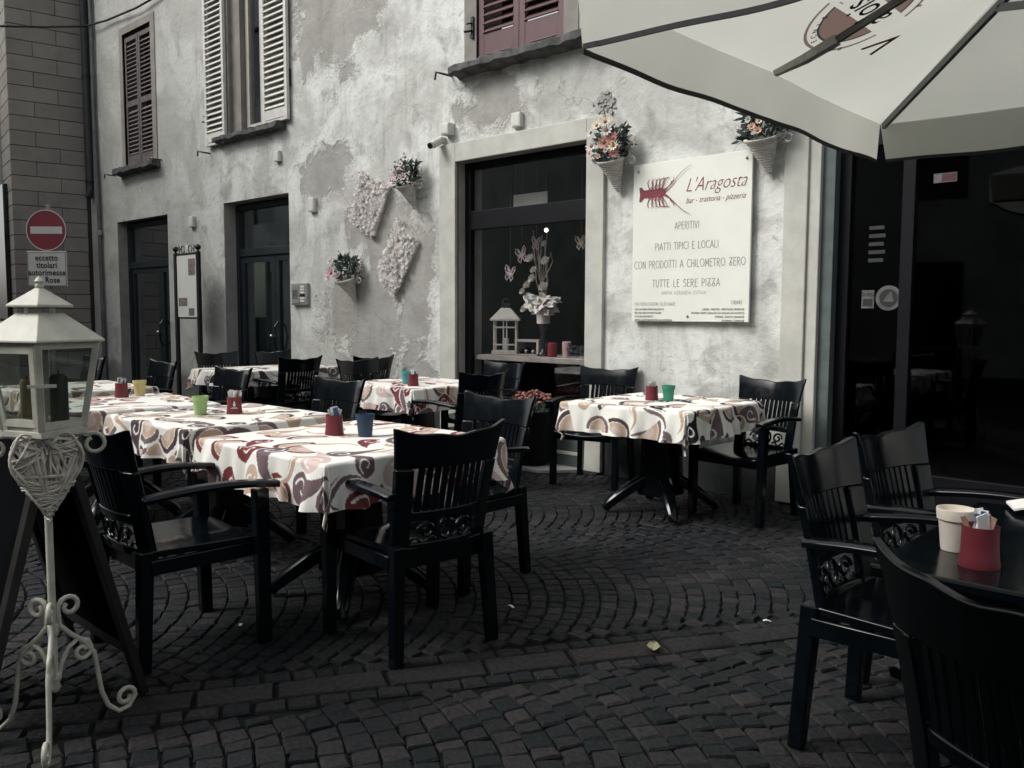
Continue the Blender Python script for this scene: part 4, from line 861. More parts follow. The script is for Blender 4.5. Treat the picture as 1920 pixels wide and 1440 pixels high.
for lab, nm, x, mt, h in (('red pillar candle on the window shelf', 'candle', -5.13, 'candle_red', .14), ('pink pillar candle right of the red one on the window shelf', 'candle', -5.03, 'candle_pink', .15)):
    c_ = thing(nm, lab, 'candle', (x, .27 if 'red p' in lab else .36, .957)); MB().lathe([(.042,0),(.044,.01),(.044,h-.012),(.034,h-.004),(.012,h-.008)], 18).build('wax', M[mt], c_, smooth=50); MB().tube([(0,0,h-.01),(.003,0,h+.012)], .003, 5).build('wick', M['black_metal'], c_)
dg_ = thing('dried_wreath', 'dark bundle of dried leaves at the right end of the window shelf', 'wreath', (-4.86, .36, .957)); q = MB()
for i in range(150): leaf_blade(q, (r2.gauss(0,.07), r2.gauss(0,.04), abs(r2.gauss(0,.04))+.01), (r2.gauss(0,1), r2.gauss(0,1), r2.random()), .05, .02)
q.build('leaves', M['leaf_blue'], dg_)
for i, (lab, x, z, s_, rz) in enumerate((('pink paper butterfly hanging lowest at the left of the shop window', -5.74, 1.755, .10, .2), ('pink paper butterfly hanging second from the left in the shop window', -5.585, 1.93, .10, -.25), ('paper butterfly hanging in front of the bare twigs', -5.40, 2.03, .08, .1), ('pale green paper butterfly at the right edge of the shop window', -4.86, 2.01, .085, -.1))):
    bt = thing('paper_butterfly', lab, 'butterfly', (x, RY-.02, z), 0, 'paper butterflies in the shop window'); mt = M['petal_pink'] if i < 3 else M['cup_white']
    for sg in (-1, 1):
        for pts in ([(.05,.0),(.35,.75),(.75,.95),(.85,.55),(.6,.1)], [(.05,-.05),(.55,-.05),(.65,-.5),(.35,-.9),(.12,-.45)]):
            q = MB().tube([(sg*a*s_*.8, -.1*abs(a)*s_, b*s_*.8) for a, b in pts+[pts[0]]], .006, 5); q.tube([(sg*.08*s_, 0, 0), (sg*pts[2][0]*.55*s_, -.05*s_, pts[2][1]*.55*s_)], .006, 5); o = q.build('wing', mt, bt)
            o.rotation_euler = (0, rz, 0)
    MB().tube([(0,0,-.4*s_),(0,0,.45*s_)], .006, 6).build('body', mt, bt)
    MB().tube([(0,0,.45*s_),(0,0.01,2.74-z)], .0012, 4).build('thread', M['twig'], bt)
pw = thing('white_notice', 'white blank notice behind the transom pane of the shop window', 'notice', (-5.62, .5, 2.44)); MB().box(-.22,.22,-.004,.004,-.075,.10).build('sheet', M['board'], pw); MB().tube([(-.2,0,.1),(-.2,0,.5)], .002, 4).tube([(.2,0,.1),(.2,0,.5)], .002, 4).build('hanger', M['twig'], pw)
sl_ = thing('ceiling_spot', 'small lit spotlight glowing inside the shop window', 'lamp', (-5.75, .9, 2.22)); MB().ball((0,0,0), .022, 12, 8).build('bulb', M['bulb'], sl_, smooth=60); MB().tube([(0,0,.02),(0,0,.85)], .006, 6).build('stem', M['black_metal'], sl_)
for lab, p in (('small lit lamp inside the dark entrance, nearer the stone pilaster', (-2.36, 1.4, 2.32)), ('small lit lamp inside the dark entrance at the right edge of the picture', (-1.42, 1.4, 2.28))):
    q = thing('interior_lamp', lab, 'lamp', p); MB().ball((0,0,0), .03, 12, 8).ball((.05,0,.01), .022, 10, 6).build('bulb', M['bulb'], q, smooth=60); MB().tube([(0,0,.03),(0,0,.7)], .006, 6).build('stem', M['black_metal'], q)
fb = thing('chrysanthemum_pot', 'dark bowl of rust red chrysanthemums below the shop window', 'flower pot', (-4.99, -.16, 0))
MB().lathe([(.10,.02),(.13,.03),(.17,.10),(.17,.30),(.165,.44),(.18,.46),(.18,.50),(.16,.50),(.15,.44)], 20).build('pot', M['black_frame'], fb, smooth=50)
q = MB(); r2 = random.Random(11)
for i in range(90):
    a = r2.random()*6.28; d = r2.random()**.5*.20; q.ball((d*math.cos(a), d*math.sin(a)*.8, .60+.05*(1-(d/.2)**2)+r2.gauss(0,.012)), r2.uniform(.014,.024), 7, 4, .7)
q.build('blossoms', M['mum'], fb, smooth=80)
q = MB()
for i in range(90): leaf_blade(q, (r2.gauss(0,.07), r2.gauss(0,.06), .48), (r2.gauss(0,1), r2.gauss(0,1), .7), r2.uniform(.08,.16), .03)
q.build('foliage', M['leaf'], fb)

# ================================================================== chairs
def make_chair():
    root = thing('garden_chair', '', 'chair')
    m_ = M['chair']; HT = .925
    def Yb(x, z): t = (z-.42)/.5; return .215+.085*t+.03*t*t-.055*(x/.25)**2
    def hw(z): t = (z-.42)/.5; return .222+.014*t+.022*max(0, t)**4
    TH = .024
    top = lambda u: HT-.032*(1-u*u)-.004*math.cos(u*9)
    bk = MB()
    bk.slab(lambda u, v, t: (lambda uu: (lambda z: (uu*hw(z), Yb(uu*hw(z), z)+t*TH+.012*max(0, v-.75), z))(.765+(top(uu)-.765)*v))(2*u-1), 20, 4)
    for sg in (-1, 1):
        bk.slab(lambda u, v, t: (lambda z: (sg*(hw(z)-.066*(1-u)), Yb(hw(z)-.066*(1-u), z)+t*(TH+.006)-.003, z))(.40+.364*v), 3, 8)
    rail = lambda z0, z1: bk.slab(lambda u, v, t: (lambda z: (lambda x: (x, Yb(x, z)+t*TH, z))((2*u-1)*(hw(z)-.066)))(z0+(z1-z0)*v), 14, 1)
    rail(.556, .592); rail(.425, .462)
    back = bk.build('backrest', m_, root, smooth=50, bevel=.005)
    for i in range(9):
        x0 = (i-4)*.0338
        MB().slab(lambda u, v, t: (lambda x, z: (x, Yb(x, z)+.006+t*.012, z))(x0+(u-.5)*.0245, .590+.178*v), 1, 4).build('slat', m_, back, bevel=.002, seg=1)
    scr = MB()
    for sg in (-1, 1):
        scr.tube([(lambda x, z: (x, Yb(x, z)+.012, z))(sg*(.085+.040*math.cos(a)*(1-.05*k_)), .508+.036*math.sin(a)*(1-.05*k_)) for k_, a in [(k_, k_*.55) for k_ in range(15)]], .0075, 6)
        scr.tube([(lambda x, z: (x, Yb(x, z)+.012, z))(sg*(.045+.012*k_), .470+.012*math.sin(k_*1.1)) for k_ in range(11)], .0065, 6)
    scr.tube([(lambda x, z: (x, Yb(x, z)+.012, z))(.030*math.cos(k_*.5), .508+.040*math.sin(k_*.5)) for k_ in range(14)], .0075, 6)
    scr.build('scrollwork', m_, back, smooth=60)
    def seat(u, v, t):
        x = (2*u-1); y = -.27+.50*v; wq = .245-.018*v
        z = .435+.012*(x*x)+.012*v-.012*(1-abs(x))-.035*max(0, .14-v)**1.2*4
        return (x*wq, y-.02*(1-x*x)*(1-v), z-(.026 if t else 0))
    st_ = MB().slab(seat, 12, 10)
    for sg in (-1, 1): st_.box(sg*.235-.011, sg*.235+.011, -.22, .21, .368, .425)
    st_.box(-.22, .22, -.238, -.218, .365, .412); st_.box(-.20, .20, .19, .21, .36, .425)
    st_.build('seat', m_, root, smooth=45, bevel=.004)
    for sg in (-1, 1):
        MB().bar((sg*.262, -.238, 0), (sg*.268, -.225, .645), .044, .052, .050, .060).build('leg', m_, root, bevel=.006)
        MB().bar((sg*.232, .245, 0), (sg*.212, .218, .46), .044, .048, .052, .056).build('leg', m_, root, bevel=.006)
        P_ = [(sg*(.232+.05*math.sin(t*1.5)), .235-.53*t, .655+.03*math.sin(t*2.6)-.012*t) for t in [i/10 for i in range(11)]]
        MB().sweep(P_, [(-.030,-.013),(.030,-.013),(.032,.004),(.022,.014),(-.022,.014),(-.032,.004)]).build('armrest', m_, root, smooth=40, bevel=.003)
    return root
CH = [  # x, y, heading(deg), label
 (-2.68,-3.57,-98,'dark plastic chair with its back to the viewer, nearest the camera in the middle'),
 (-3.33,-4.27,178,'dark plastic chair left of the front table, just behind the heart lantern stand'),
 (-3.15,-2.83,0,'dark plastic chair at the far right side of the front table with lit top edge'),
 (-4.83,-1.23,-91,'dark plastic chair turned away, right of the table with the turquoise cup'),
 (-5.42,-.36,0,'dark plastic chair against the wall left of the chrysanthemums, half hidden behind another chair'),
 (-4.72,-2.72,3,'dark plastic chair right behind the red sugar tin of the front table'),
 (-6.22,-2.66,2,'dark plastic chair between the lime green cup and the table by the wall'),
 (-7.69,-.97,-90,'black chair with light showing through its slats, centre of the back row'),
 (-8.74,-1.02,88,'dark chair with pale slats at the foot of the black notice stand'),
 (-8.62,-.34,94,'black chair back right in front of the second glazed door'),
 (-7.30,-.34,-91,'black chair against the blotchy wall, behind another chair near the turquoise cup'),
 (-6.42,-.78,92,'dark chair facing the table with the turquoise cup, second from the wall'),
 (-7.65,-2.56,1,'dark chair right of the yellow cup in front of the first door'),
 (-8.95,-2.66,0,'leftmost dark chair, seen just right of the lantern glass'),
 (-4.13,-.38,15,'dark plastic chair under the flower basket left of the table by the white board'),
 (-2.70,-.58,-6,'dark plastic chair against the stone pilaster right of the board\'s table'),
 (-.84,-3.13,90,'nearly black chair in the right foreground with its leg splayed to the left'),
 (-.21,-4.08,153,'large black chair back cut off by the bottom right corner'),
 (-.84,-2.55,82,'nearly black chair in front of the dark entrance, behind the right foreground chair')]
proto_c = make_chair()
for i, (x, y, h_, lab) in enumerate(CH):
    c_ = proto_c if i == 0 else copy_tree(proto_c)
    c_.location = (x, y, 0.002); c_.rotation_euler = (0, 0, rad(h_)); tag(c_, lab, 'chair', 'dark plastic garden chairs')

# ================================================================== tables and cloths
def make_table(label, x, y, rz, sx, sy, group='pedestal tables'):
    t = thing('pedestal_table', label, 'table', (x, y, 0), rad(rz), group); m_ = M['chair']
    MB().box(-sx/2+.012, sx/2-.012, -sy/2+.012, sy/2-.012, .725, .757).build('tabletop', m_, t, bevel=.008)
    MB().box(-sx/2+.05, sx/2-.05, -sy/2+.05, sy/2-.05, .68, .725).build('apron', m_, t)
    MB().bar((0,0,.12), (0,0,.68), .24, .24, .19, .19).build('column', m_, t, bevel=.015)
    for k_ in range(4):
        a = rad(45+90*k_); c_, s_ = math.cos(a), math.sin(a)
        MB().sweep([(c_*r, s_*r, z) for r, z in ((.03,.26),(.10,.25),(.20,.19),(.30,.115),(.37,.06),(.39,.02))], [(-.045,-.045),(.045,-.045),(.045,.012),(.022,.032),(-.022,.032),(-.045,.012)], scale=[1,1,.95,.85,.75,.6]).build('foot', m_, t, smooth=45, bevel=.004)
    return t
PALA = dict(bg=(.82,.81,.755), main=(.175,.040,.045), sec=(.150,.105,.115), tan=(.50,.37,.28), pale=(.62,.49,.46), blk=(.014,.013,.018))
PALB = dict(bg=(.82,.81,.75), main=(.070,.045,.052), sec=(.165,.120,.120), tan=(.50,.37,.27), pale=(.55,.46,.42), blk=(.012,.011,.016))
def print_colours(U, V, pal, seed, half):
    r2 = random.Random(seed); C_ = np.empty((len(U), 3)); C_[:] = pal['bg']
    def paint(mask, c): C_[mask] = c
    def local(cx, cy, a):
        dx, dy = U-cx, V-cy; return dx*math.cos(a)+dy*math.sin(a), -dx*math.sin(a)+dy*math.cos(a)
    items = []; sp = .180; n = int(half/sp)+2
    for i in range(-n, n+1):
        for j in range(-n, n+1):
            items.append((i*sp+(sp/2 if j % 2 else 0)+r2.uniform(-.035,.035), j*sp*.92+r2.uniform(-.035,.035)))
    r2.shuffle(items)
    for q, (cx, cy) in enumerate(items):
        if max(abs(cx), abs(cy)) < half-.30 and r2.random() < .25: continue
        near = (np.abs(U-cx) < .24) & (np.abs(V-cy) < .24)
        if not near.any(): continue
        a = r2.uniform(0, 2*PI); x, y = local(cx, cy, a); kind = r2.random(); r = r2.uniform(.052, .078)
        rho = np.hypot(x, y); th_ = np.arctan2(y, x)
        if kind < .34:                                     # concentric half arches
            R = r*1.75; half_ = near & (y > -.01)
            paint(half_ & (rho < R*1.10), pal['bg'])
            for f, cn in ((1.0, r2.choice(['sec', 'main'])), (.74, 'bg'), (.70, 'tan'), (.40, 'pale')): paint(half_ & (np.hypot(x, y*1.12) < R*f), pal[cn])
        elif kind < .80:                                   # comma with a curl
            bend = y-6.0*np.clip(x, 0, None)**2; t = np.clip(x/(2.4*r), 0, 1)
            wdt = np.where(x < 0, np.sqrt(np.clip(r*r-x*x, 0, None)), r*(1-t)**.75); cn = r2.choice(['main', 'main', 'sec', 'tan', 'pale'] if pal is PALA else ['main', 'main', 'sec', 'sec', 'blk', 'tan'])
            paint(near & (np.abs(bend) < wdt*1.16+.003) & (x > -r*1.16) & (x < 2.4*r), pal['bg'])
            paint(near & (np.abs(bend) < wdt) & (x > -r) & (x < 2.35*r), pal[cn])
            sw_ = r*(.16+.52*((th_+PI)/(2*PI))); paint(near & (np.abs(rho-sw_) < r*.075) & (rho < r*.8) & (th_ > -2.4), pal['bg'])
        else:                                              # flowing ribbon
            yy = y-.045*np.sin(x*17); L = (np.abs(x) < .15) & near
            paint(L & (np.abs(yy) < .030*(1-np.abs(x)/.16)), pal['tan' if r2.random() < .6 else 'sec']); paint(L & (np.abs(yy-.012) < .006), pal['bg']); pass
    return C_
def make_cloth(label, x, y, rz, sx, sy, over, res, pal, seed):
    ox = over; hx, hy = sx/2, sy/2; nx = int((sx+2*ox)/res); ny = int((sy+2*ox)/res)
    u = np.linspace(-hx-ox, hx+ox, nx+1); v = np.linspace(-hy-ox, hy+ox, ny+1); U, V = np.meshgrid(u, v); U = U.ravel(); V = V.ravel()
    r3 = np.random.RandomState(seed); ph = r3.uniform(0, 6.28, 8)
    du = np.clip(np.abs(U)-hx, 0, None); dv_ = np.clip(np.abs(V)-hy, 0, None); d = np.hypot(du, dv_); su, sv = np.sign(U), np.sign(V)
    r0 = .016; ar = np.clip(d/r0, 0, PI/2); outw = np.where(d < r0*PI/2, r0*np.sin(ar), r0); drop = np.where(d < r0*PI/2, r0*(1-np.cos(ar)), r0+(d-r0*PI/2))
    tang = np.where(du > dv_, V, U); e = np.clip((d-.01)/over, 0, 1.4)
    rip = (.026*np.sin(tang*15+ph[0])+.016*np.sin(tang*31+ph[1])+.010*np.sin(tang*54+ph[2]))*e + .020*e
    corner = np.minimum(du, dv_)/over
    fl = outw+rip+.035*corner*np.sin(6*np.arctan2(du+1e-6, dv_+1e-6)+ph[3])
    nu = np.where(d > 1e-9, du/np.maximum(d, 1e-9), 0); nv2 = np.where(d > 1e-9, dv_/np.maximum(d, 1e-9), 0)
    X = np.clip(U, -hx, hx)+su*nu*fl; Yc = np.clip(V, -hy, hy)+sv*nv2*fl
    flat = (d <= 0)
    Z = -drop*.985+np.where(flat, .0016*np.sin(U*9+ph[4])*np.sin(V*8+ph[5])+.0008*np.sin(U*31+V*22+ph[6])+.0022*np.exp(-((U-.02)/.006)**2)-.0018*np.exp(-((V+.03)/.006)**2)+.0016*np.exp(-((U-hx*.55)/.006)**2), 0)
    me = bpy.data.meshes.new('tablecloth'); nvt = len(U); co = np.stack([X, Yc, Z], 1)
    idx = np.arange(nvt).reshape(ny+1, nx+1); F_ = np.stack([idx[:-1,:-1], idx[:-1,1:], idx[1:,1:], idx[1:,:-1]], -1).reshape(-1, 4)
    me.vertices.add(nvt); me.vertices.foreach_set('co', co.ravel()); me.loops.add(F_.size); me.loops.foreach_set('vertex_index', F_.ravel()); me.polygons.add(len(F_))
    me.polygons.foreach_set('loop_start', np.arange(0, F_.size, 4)); me.polygons.foreach_set('loop_total', np.full(len(F_), 4)); me.polygons.foreach_set('use_smooth', np.ones(len(F_), bool)); me.update(); me.validate()
    cols = np.ones((nvt, 4)); cols[:, :3] = print_colours(U, V, pal, seed, max(hx, hy)+ox)
    ca = me.color_attributes.new('print', 'FLOAT_COLOR', 'POINT'); ca.data.foreach_set('color', cols.ravel())
    o = link('tablecloth', me, M['cloth']); o.location = (x, y, .766); o.rotation_euler = (0, 0, rad(rz))
    return tag(o, label, 'tablecloth', 'swirl patterned tablecloths')
TB = [ # label of table, label of cloth, x, y, rz, sx, sy, over, res, pal, seed
 ('pedestal table under the maroon cloth in the front', 'cream cloth with maroon swirls on the front table with the blue cup', -3.28,-3.43,0, 1.02,1.0,.20,.0040,PALA,11),
 ('pedestal table under the brown and black cloth left of the front table', 'cream cloth with brown and black swirls under the lime green cup', -4.56,-3.38,0, .93,.92,.19,.0055,PALB,12),
 ('pedestal table under the cloth with the yellow cup', 'cream cloth with maroon and mauve swirls under the yellow cup', -5.70,-3.50,-6, .95,.95,.16,.006,PALA,13),
 ('farthest left pedestal table, seen behind the lantern glass', 'pale swirl patterned cloth on the far left table behind the lantern', -7.15,-3.25,0, .95,.90,.17,.008,PALB,14),
 ('long back table between the chairs in front of the doors', 'cream and mauve swirl cloth on the long back table near the second door', -8.22,-.80,0, .80,1.40,.17,.007,PALB,15),
 ('pedestal table under the maroon cloth with the turquoise cup', 'cream cloth with maroon and black swirls under the turquoise cup', -5.55,-1.03,0, .98,.96,.20,.0055,PALA,16),
 ('pedestal table with curved feet below the white board', 'cream cloth with dark brown swirls on the table below the white board', -3.17,-.90,0, .96,.98,.20,.0048,PALB,17)]
for tl1, tl2, x, y, rz, sx, sy, ov, res, pal, sd_ in TB:
    make_table(tl1, x, y, rz, sx-.03, sy-.03); make_cloth(tl2, x, y, rz, sx, sy, ov, res, pal, sd_)
t7 = make_table('bare dark pedestal table with the white cup in the right foreground', -.25, -3.33, 0, .98, .98)

# ================================================================== cups and sugar tins
TZ = .7675
def cup(label, x, y, mat, z=TZ, h=.108):
    c_ = thing('plastic_cup', label, 'cup', (x, y, z), 0, 'coloured plastic cups'); r = .043
    MB().lathe([(.0,.001),(r*.74,.001),(r*.77,.006),(r*.93,h*.72),(r*.94,h*.74)], 28).build('body', M[mat], c_, smooth=40)
    MB().lathe([(r*.99,h*.735),(r*1.03,h*.75),(r*1.08,h*.97),(r*1.06,h),(r*.99,h),(r*.96,h*.9),(r*.70,.012),(0,.012)], 28).build('rim', M[mat], c_, smooth=40)
def tin(label, x, y, seed, z=TZ, emblem=False):
    r2 = random.Random(seed); c_ = thing('sugar_tin', label, 'sugar holder', (x, y, z), math.atan2(CAM.y-y, CAM.x-x)+PI/2, 'red sugar tins'); r = .041; h = .098
    MB().lathe([(r*1.10,.0),(r*1.12,.006),(r*1.03,.03),(r,.055),(r*.985,.08),(r*.99,h),(r*.96,h),(r*.94,.02),(0,.012)], 28).build('tin', M['tin_red'], c_, smooth=40)
    for i in range(11):
        a = r2.random()*6.28; d = r2.random()*r*.6; mt = M[r2.choice(['paper','paper','paper','paper','paper_blue','paper_brown'])]
        ww = r2.choice([.020,.030,.012]); o = MB().box(-ww/2, ww/2, -.0015, .0015, 0, .055).build('sugar_packet', mt, c_); o.location = (d*math.cos(a), d*math.sin(a), h-.024+r2.uniform(-.006,.010)); o.rotation_euler = (r2.uniform(-.22,.22), r2.uniform(-.4,.4), r2.uniform(-.8,.8))
    if emblem:
        yf = -r*1.02-.0015; e_ = MB()
        e_.prism([(-.006,yf,.048),(.004,yf,.046),(.007,yf,.060),(.002,yf,.064),(.004,yf,.072),(-.002,yf,.078),(-.004,yf,.066),(-.008,yf,.058)], (0,.001,0)); e_.build('emblem', M['paper'], c_)
        MB().box(-.020,.020,yf-.0012,yf,.034,.0365).box(-.014,.014,yf-.0012,yf,.0395,.0412).build('emblem', M['paper'], c_)
cup('dark blue plastic cup on the front table', -3.257, -3.364, 'cup_blue')
tin('red tin of sugar packets on the front table beside the dark blue cup', -3.408, -3.434, 1)
cup('lime green plastic cup on the brown and black cloth', -4.638, -3.482, 'cup_lime')
tin('red tin of sugar packets with white emblem beside the lime green cup', -4.549, -3.318, 2, emblem=True)
cup('pale yellow plastic cup on the left table', -6.02, -3.22, 'cup_yellow')
tin('red tin of sugar packets left of the yellow cup', -5.99, -3.36, 3)
cup('turquoise plastic cup half hidden behind a red tin', -5.494, -1.205, 'cup_turq')
tin('red tin of sugar packets in front of the turquoise cup', -5.288, -1.306, 4)
cup('emerald green plastic cup on the table below the white board', -3.135, -.882, 'cup_green')
tin('red tin of sugar packets beside the emerald green cup', -3.257, -.899, 5)
cup('creamy white plastic cup on the bare dark table', -.612, -3.536, 'cup_white', .757)
tin('red tin of sugar packets in front of the white cup in the right foreground', -.528, -3.647, 6, .757)
nk = thing('folded_napkin', 'folded white napkin on the dark table at the right edge', 'napkin', (-.60, -2.93, .757), .4)
MB().slab(lambda u, v, t: (.15*u-.02, .12*v-.06, .012+.014*math.sin(u*3)+(.006 if t else 0)), 8, 2).build('napkin', M['paper'], nk, smooth=60)

# ================================================================== parasol
CX, CY, HR = -.41, -2.33, 1.34; ZR, ZA, VH = 2.40, 2.96, .20
ps_ = thing('parasol', 'large square cream parasol with printed emblem overhanging the top right', 'parasol', (CX, CY, 0))
crn = [Vector((-HR,-HR,ZR)), Vector((-HR,HR,ZR)), Vector((HR,HR,ZR)), Vector((HR,-HR,ZR))]; apx = Vector((0,0,ZA))
for k_ in range(4):
    a, b = crn[k_], crn[(k_+1) % 4]; mid_n = ((a+b)/2).normalized()
    def pan(u, v):
        q = a*(1-u)+b*u; p = apx*(1-v)+q*v; s_ = math.sin(PI*u*1.0)*0
        sag = -.022*math.sin(PI*min(1, max(0, abs(u-.5)*4 if abs(u-.5) < .25 else (1-abs(u-.5)*2)*2))*.5)*v*v*.6
        return (p.x*(1-.012*v*math.sin(PI*u)), p.y*(1-.012*v*math.sin(PI*u)), p.z+sag)
    MB().patch(pan, 28, 14).build('canopy_panel', M['canvas_emblem'] if k_ == 0 else M['canvas'], ps_, smooth=80)
    def val(u, v):
        p = a*(1-u)+b*u; px, py, pz = pan(u, 1); o_ = .004+.010*v*math.sin(u*17+k_)+.006*v*math.sin(u*39)
        tt = (b-a).normalized(); e = .035*v*(1 if u < .02 else (-1 if u > .98 else 0))
        return (px+mid_n.x*o_+tt.x*e, py+mid_n.y*o_+tt.y*e, pz-VH*v+.004*math.sin(u*23)*v)
    MB().patch(val, 60, 5).build('valance', M['canvas'], ps_, smooth=80)
    MB().sweep([Vector(val(i/60, 1)) for i in range(61)], [(-.004,-.008),(.004,-.008),(.004,.008),(-.004,.008)]).build('hem', M['hem'], ps_)
    # ribs and struts
    MB().sweep([apx+Vector((0,0,-.05)), a+Vector((0,0,-.03))+(apx-a)*.02], [(-.010,-.016),(.010,-.016),(.010,.016),(-.010,.016)]).build('rib', M['alu'], ps_)
    mpt = (a+b)/2; rb_ = MB().sweep([apx+Vector((0,0,-.05)), mpt+(apx-mpt)*.20+Vector((0,0,-.045))], [(-.009,-.014),(.009,-.014),(.009,.014),(-.009,.014)]).build('rib', M['alu'], ps_)
    MB().sweep([mpt+(apx-mpt)*.22+Vector((0,0,-.045)), mpt+(apx-mpt)*.12+Vector((0,0,-.04)), mpt+(apx-mpt)*.02+Vector((0,0,-.02))], [(-.022,-.018),(.022,-.018),(.022,.018),(-.022,.018)], scale=[1,.9,.6]).build('rib_pocket', M['cuff'], ps_)
    MB().sweep([apx*.0+Vector((0,0,2.42)), mpt+(apx-mpt)*.50+Vector((0,0,-.06))], [(-.011,-.018),(.011,-.018),(.011,.018),(-.011,.018)]).build('strut', M['alu'], ps_)
    MB().sweep([Vector((0,0,2.42)), a+(apx-a)*.55+Vector((0,0,-.05))], [(-.010,-.016),(.010,-.016),(.010,.016),(-.010,.016)]).build('strut', M['alu'], ps_)
MB().tube([(0,0,.05),(0,0,2.95)], .03, 14).build('mast', M['alu'], ps_, smooth=60); MB().lathe([(.055,2.36),(.06,2.38),(.06,2.44),(.055,2.46)], 16).build('runner', M['alu'], ps_, smooth=40); MB().lathe([(.05,2.86),(.06,2.88),(.06,2.94),(.03,3.02),(0,3.03)], 16).build('crown', M['alu'], ps_, smooth=40)
MB().box(-.32,.32,-.32,.32,0.004,.06).lathe([(.06,.06),(.05,.28)], 16).build('base_plate', M['black_metal'], ps_, bevel=.01)
# emblem printed on the west panel, showing through from above
ctr_l = Vector((-HR*.689, 0, ZR+(ZA-ZR)*.311)); ex = Vector((0,1,0)); ey = Vector((-HR,0,ZR-ZA)).normalized(); en_ = ex.cross(ey).normalized()
if en_.z > 0: en_ = -en_
def lm(y_off): return Matrix((ex, ey, en_)).transposed().to_4x4()
LM = Matrix.Translation(ctr_l) @ Matrix((ex, ey, en_)).transposed().to_4x4()
def oval_ring(r0, r1, z, n=60, b=1.0, skip=None):
    m_ = MB()
    for i in range(n):
        a0, a1 = 2*PI*i/n, 2*PI*(i+1)/n
        m_.add([LM @ Vector((r*math.cos(a), r*b*math.sin(a), z)) for r, a in ((r0,a0),(r1,a0),(r1,a1),(r0,a1))], [(0,1,2,3)])
    return m_
def ring_text(s_, a0, a1):
    for i, c_ in enumerate(s_):
        if c_ == ' ': continue
        a = rad(a0+(a1-a0)*i/(len(s_)-1)); p = LM @ Vector((.2265*math.cos(a), .2265*math.sin(a), .025))
        o = text('emblem_lettering', c_, .034, (0,0,0), M['logo_dark'], ps_); o.matrix_local = Matrix.Translation(p) @ Matrix((ex, ey, en_)).transposed().to_4x4() @ Matrix.Rotation(a-PI/2, 4, 'Z') @ Matrix.Diagonal((-1,1,1,1))
ring_text('MONTI SINCE 1840', 215, 55); ring_text('EXPORT', 325, 265)
o = text('emblem_lettering', 'allois', .17, (0,0,0), M['logo_dark'], ps_, shear=.2); o.matrix_local = LM @ Matrix.Translation((-.03,0,.031)) @ Matrix.Diagonal((-.8,1,1,1))
o = text('emblem_lettering', 'V', .20, (0,0,0), M['logo_red'], ps_, shear=.3); o.matrix_local = LM @ Matrix.Translation((.33,.06,.033)) @ Matrix.Diagonal((-1,1,1,1))

# unseen second parasol, added over the viewer to dim the near paving
shade_parasol = copy_tree(ps_); shade_parasol.location = (-.90, -6.42, 0); tag(shade_parasol, 'unseen second cream parasol added over the viewer to shade the paving', 'parasol')

# ================================================================== lantern on an iron stand, with the wicker heart
LP = (-2.843, -4.919); la = math.atan2(CAM.y-LP[1], CAM.x-LP[0])           # a corner of the lantern points at the viewer
ls = thing('lantern_stand', 'cream iron lantern on a tall scroll footed stand at the left', 'lantern', (LP[0], LP[1], 0), la-rad(4)); wm = M['iron_white']
MB().tube([(0,0,.20),(0,0,.98)], .0115, 12).build('pole', wm, ls, smooth=60)
MB().lathe([(0,.145),(.010,.15),(.018,.165),(.012,.18),(.020,.19),(.020,.205),(.013,.212)], 14).build('finial', wm, ls, smooth=60)
MB().lathe([(.0125,.33),(.016,.335),(.016,.365),(.0125,.37)], 14).build('collar', wm, ls, smooth=60)
def spiral(cx, cz, r, a0, turns, n=16, sh=.62): return [(cx+r*(1-sh*i/n)*math.cos(rad(a0+turns*i/n)), cz+r*(1-sh*i/n)*math.sin(rad(a0+turns*i/n))) for i in range(n+1)]
for k_ in range(3):
    ph = rad(-32+120*k_-90+118); ca, sa = math.cos(ph), math.sin(ph)
    leg = spiral(.052, .415, .036, 190, -420)[::-1]+[(.018,.385),(.020,.36),(.05,.325),(.095,.285),(.125,.24),(.135,.17),(.145,.10),(.165,.045),(.20,.012),(.235,.018)]+spiral(.225,.055,.036,-60,420)[2:]
    lo_ = MB().tube([(r*ca, r*sa, z) for r, z in leg], .0082, 8, upv=(-sa, ca, .01)).build('leg', wm, ls, smooth=60)
    inner = [(.014,.20),(.022,.235),(.045,.28),(.075,.30),(.108,.285)]+spiral(.088,.255,.030,40,-380)
    MB().tube([(r*ca, r*sa, z) for r, z in inner], .0075, 7, upv=(-sa, ca, .01)).build('scroll', wm, lo_, smooth=60)
for k_ in (1, 2, 3):
    ph = rad(90*k_); ca, sa = math.cos(ph), math.sin(ph)
    MB().tube([(r*ca, r*sa, z) for r, z in [(.012,.86),(.03,.91),(.06,.95),(.095,.972),(.125,.972)]+spiral(.135,.938,.034,80,-330,14,.45)], .0065, 7, upv=(-sa, ca, .01)).build('scroll_arm', wm, ls, smooth=60)
RT, RB, ZB, ZTp = .152, .108, .995, 1.262
cq = lambda r, k_, z: Vector((r*math.cos(rad(90*k_)), r*math.sin(rad(90*k_)), z))
MB().prism([cq(RB+.014, k_, ZB-.022) for k_ in range(4)], (0,0,.022)).build('base', wm, ls, bevel=.003)
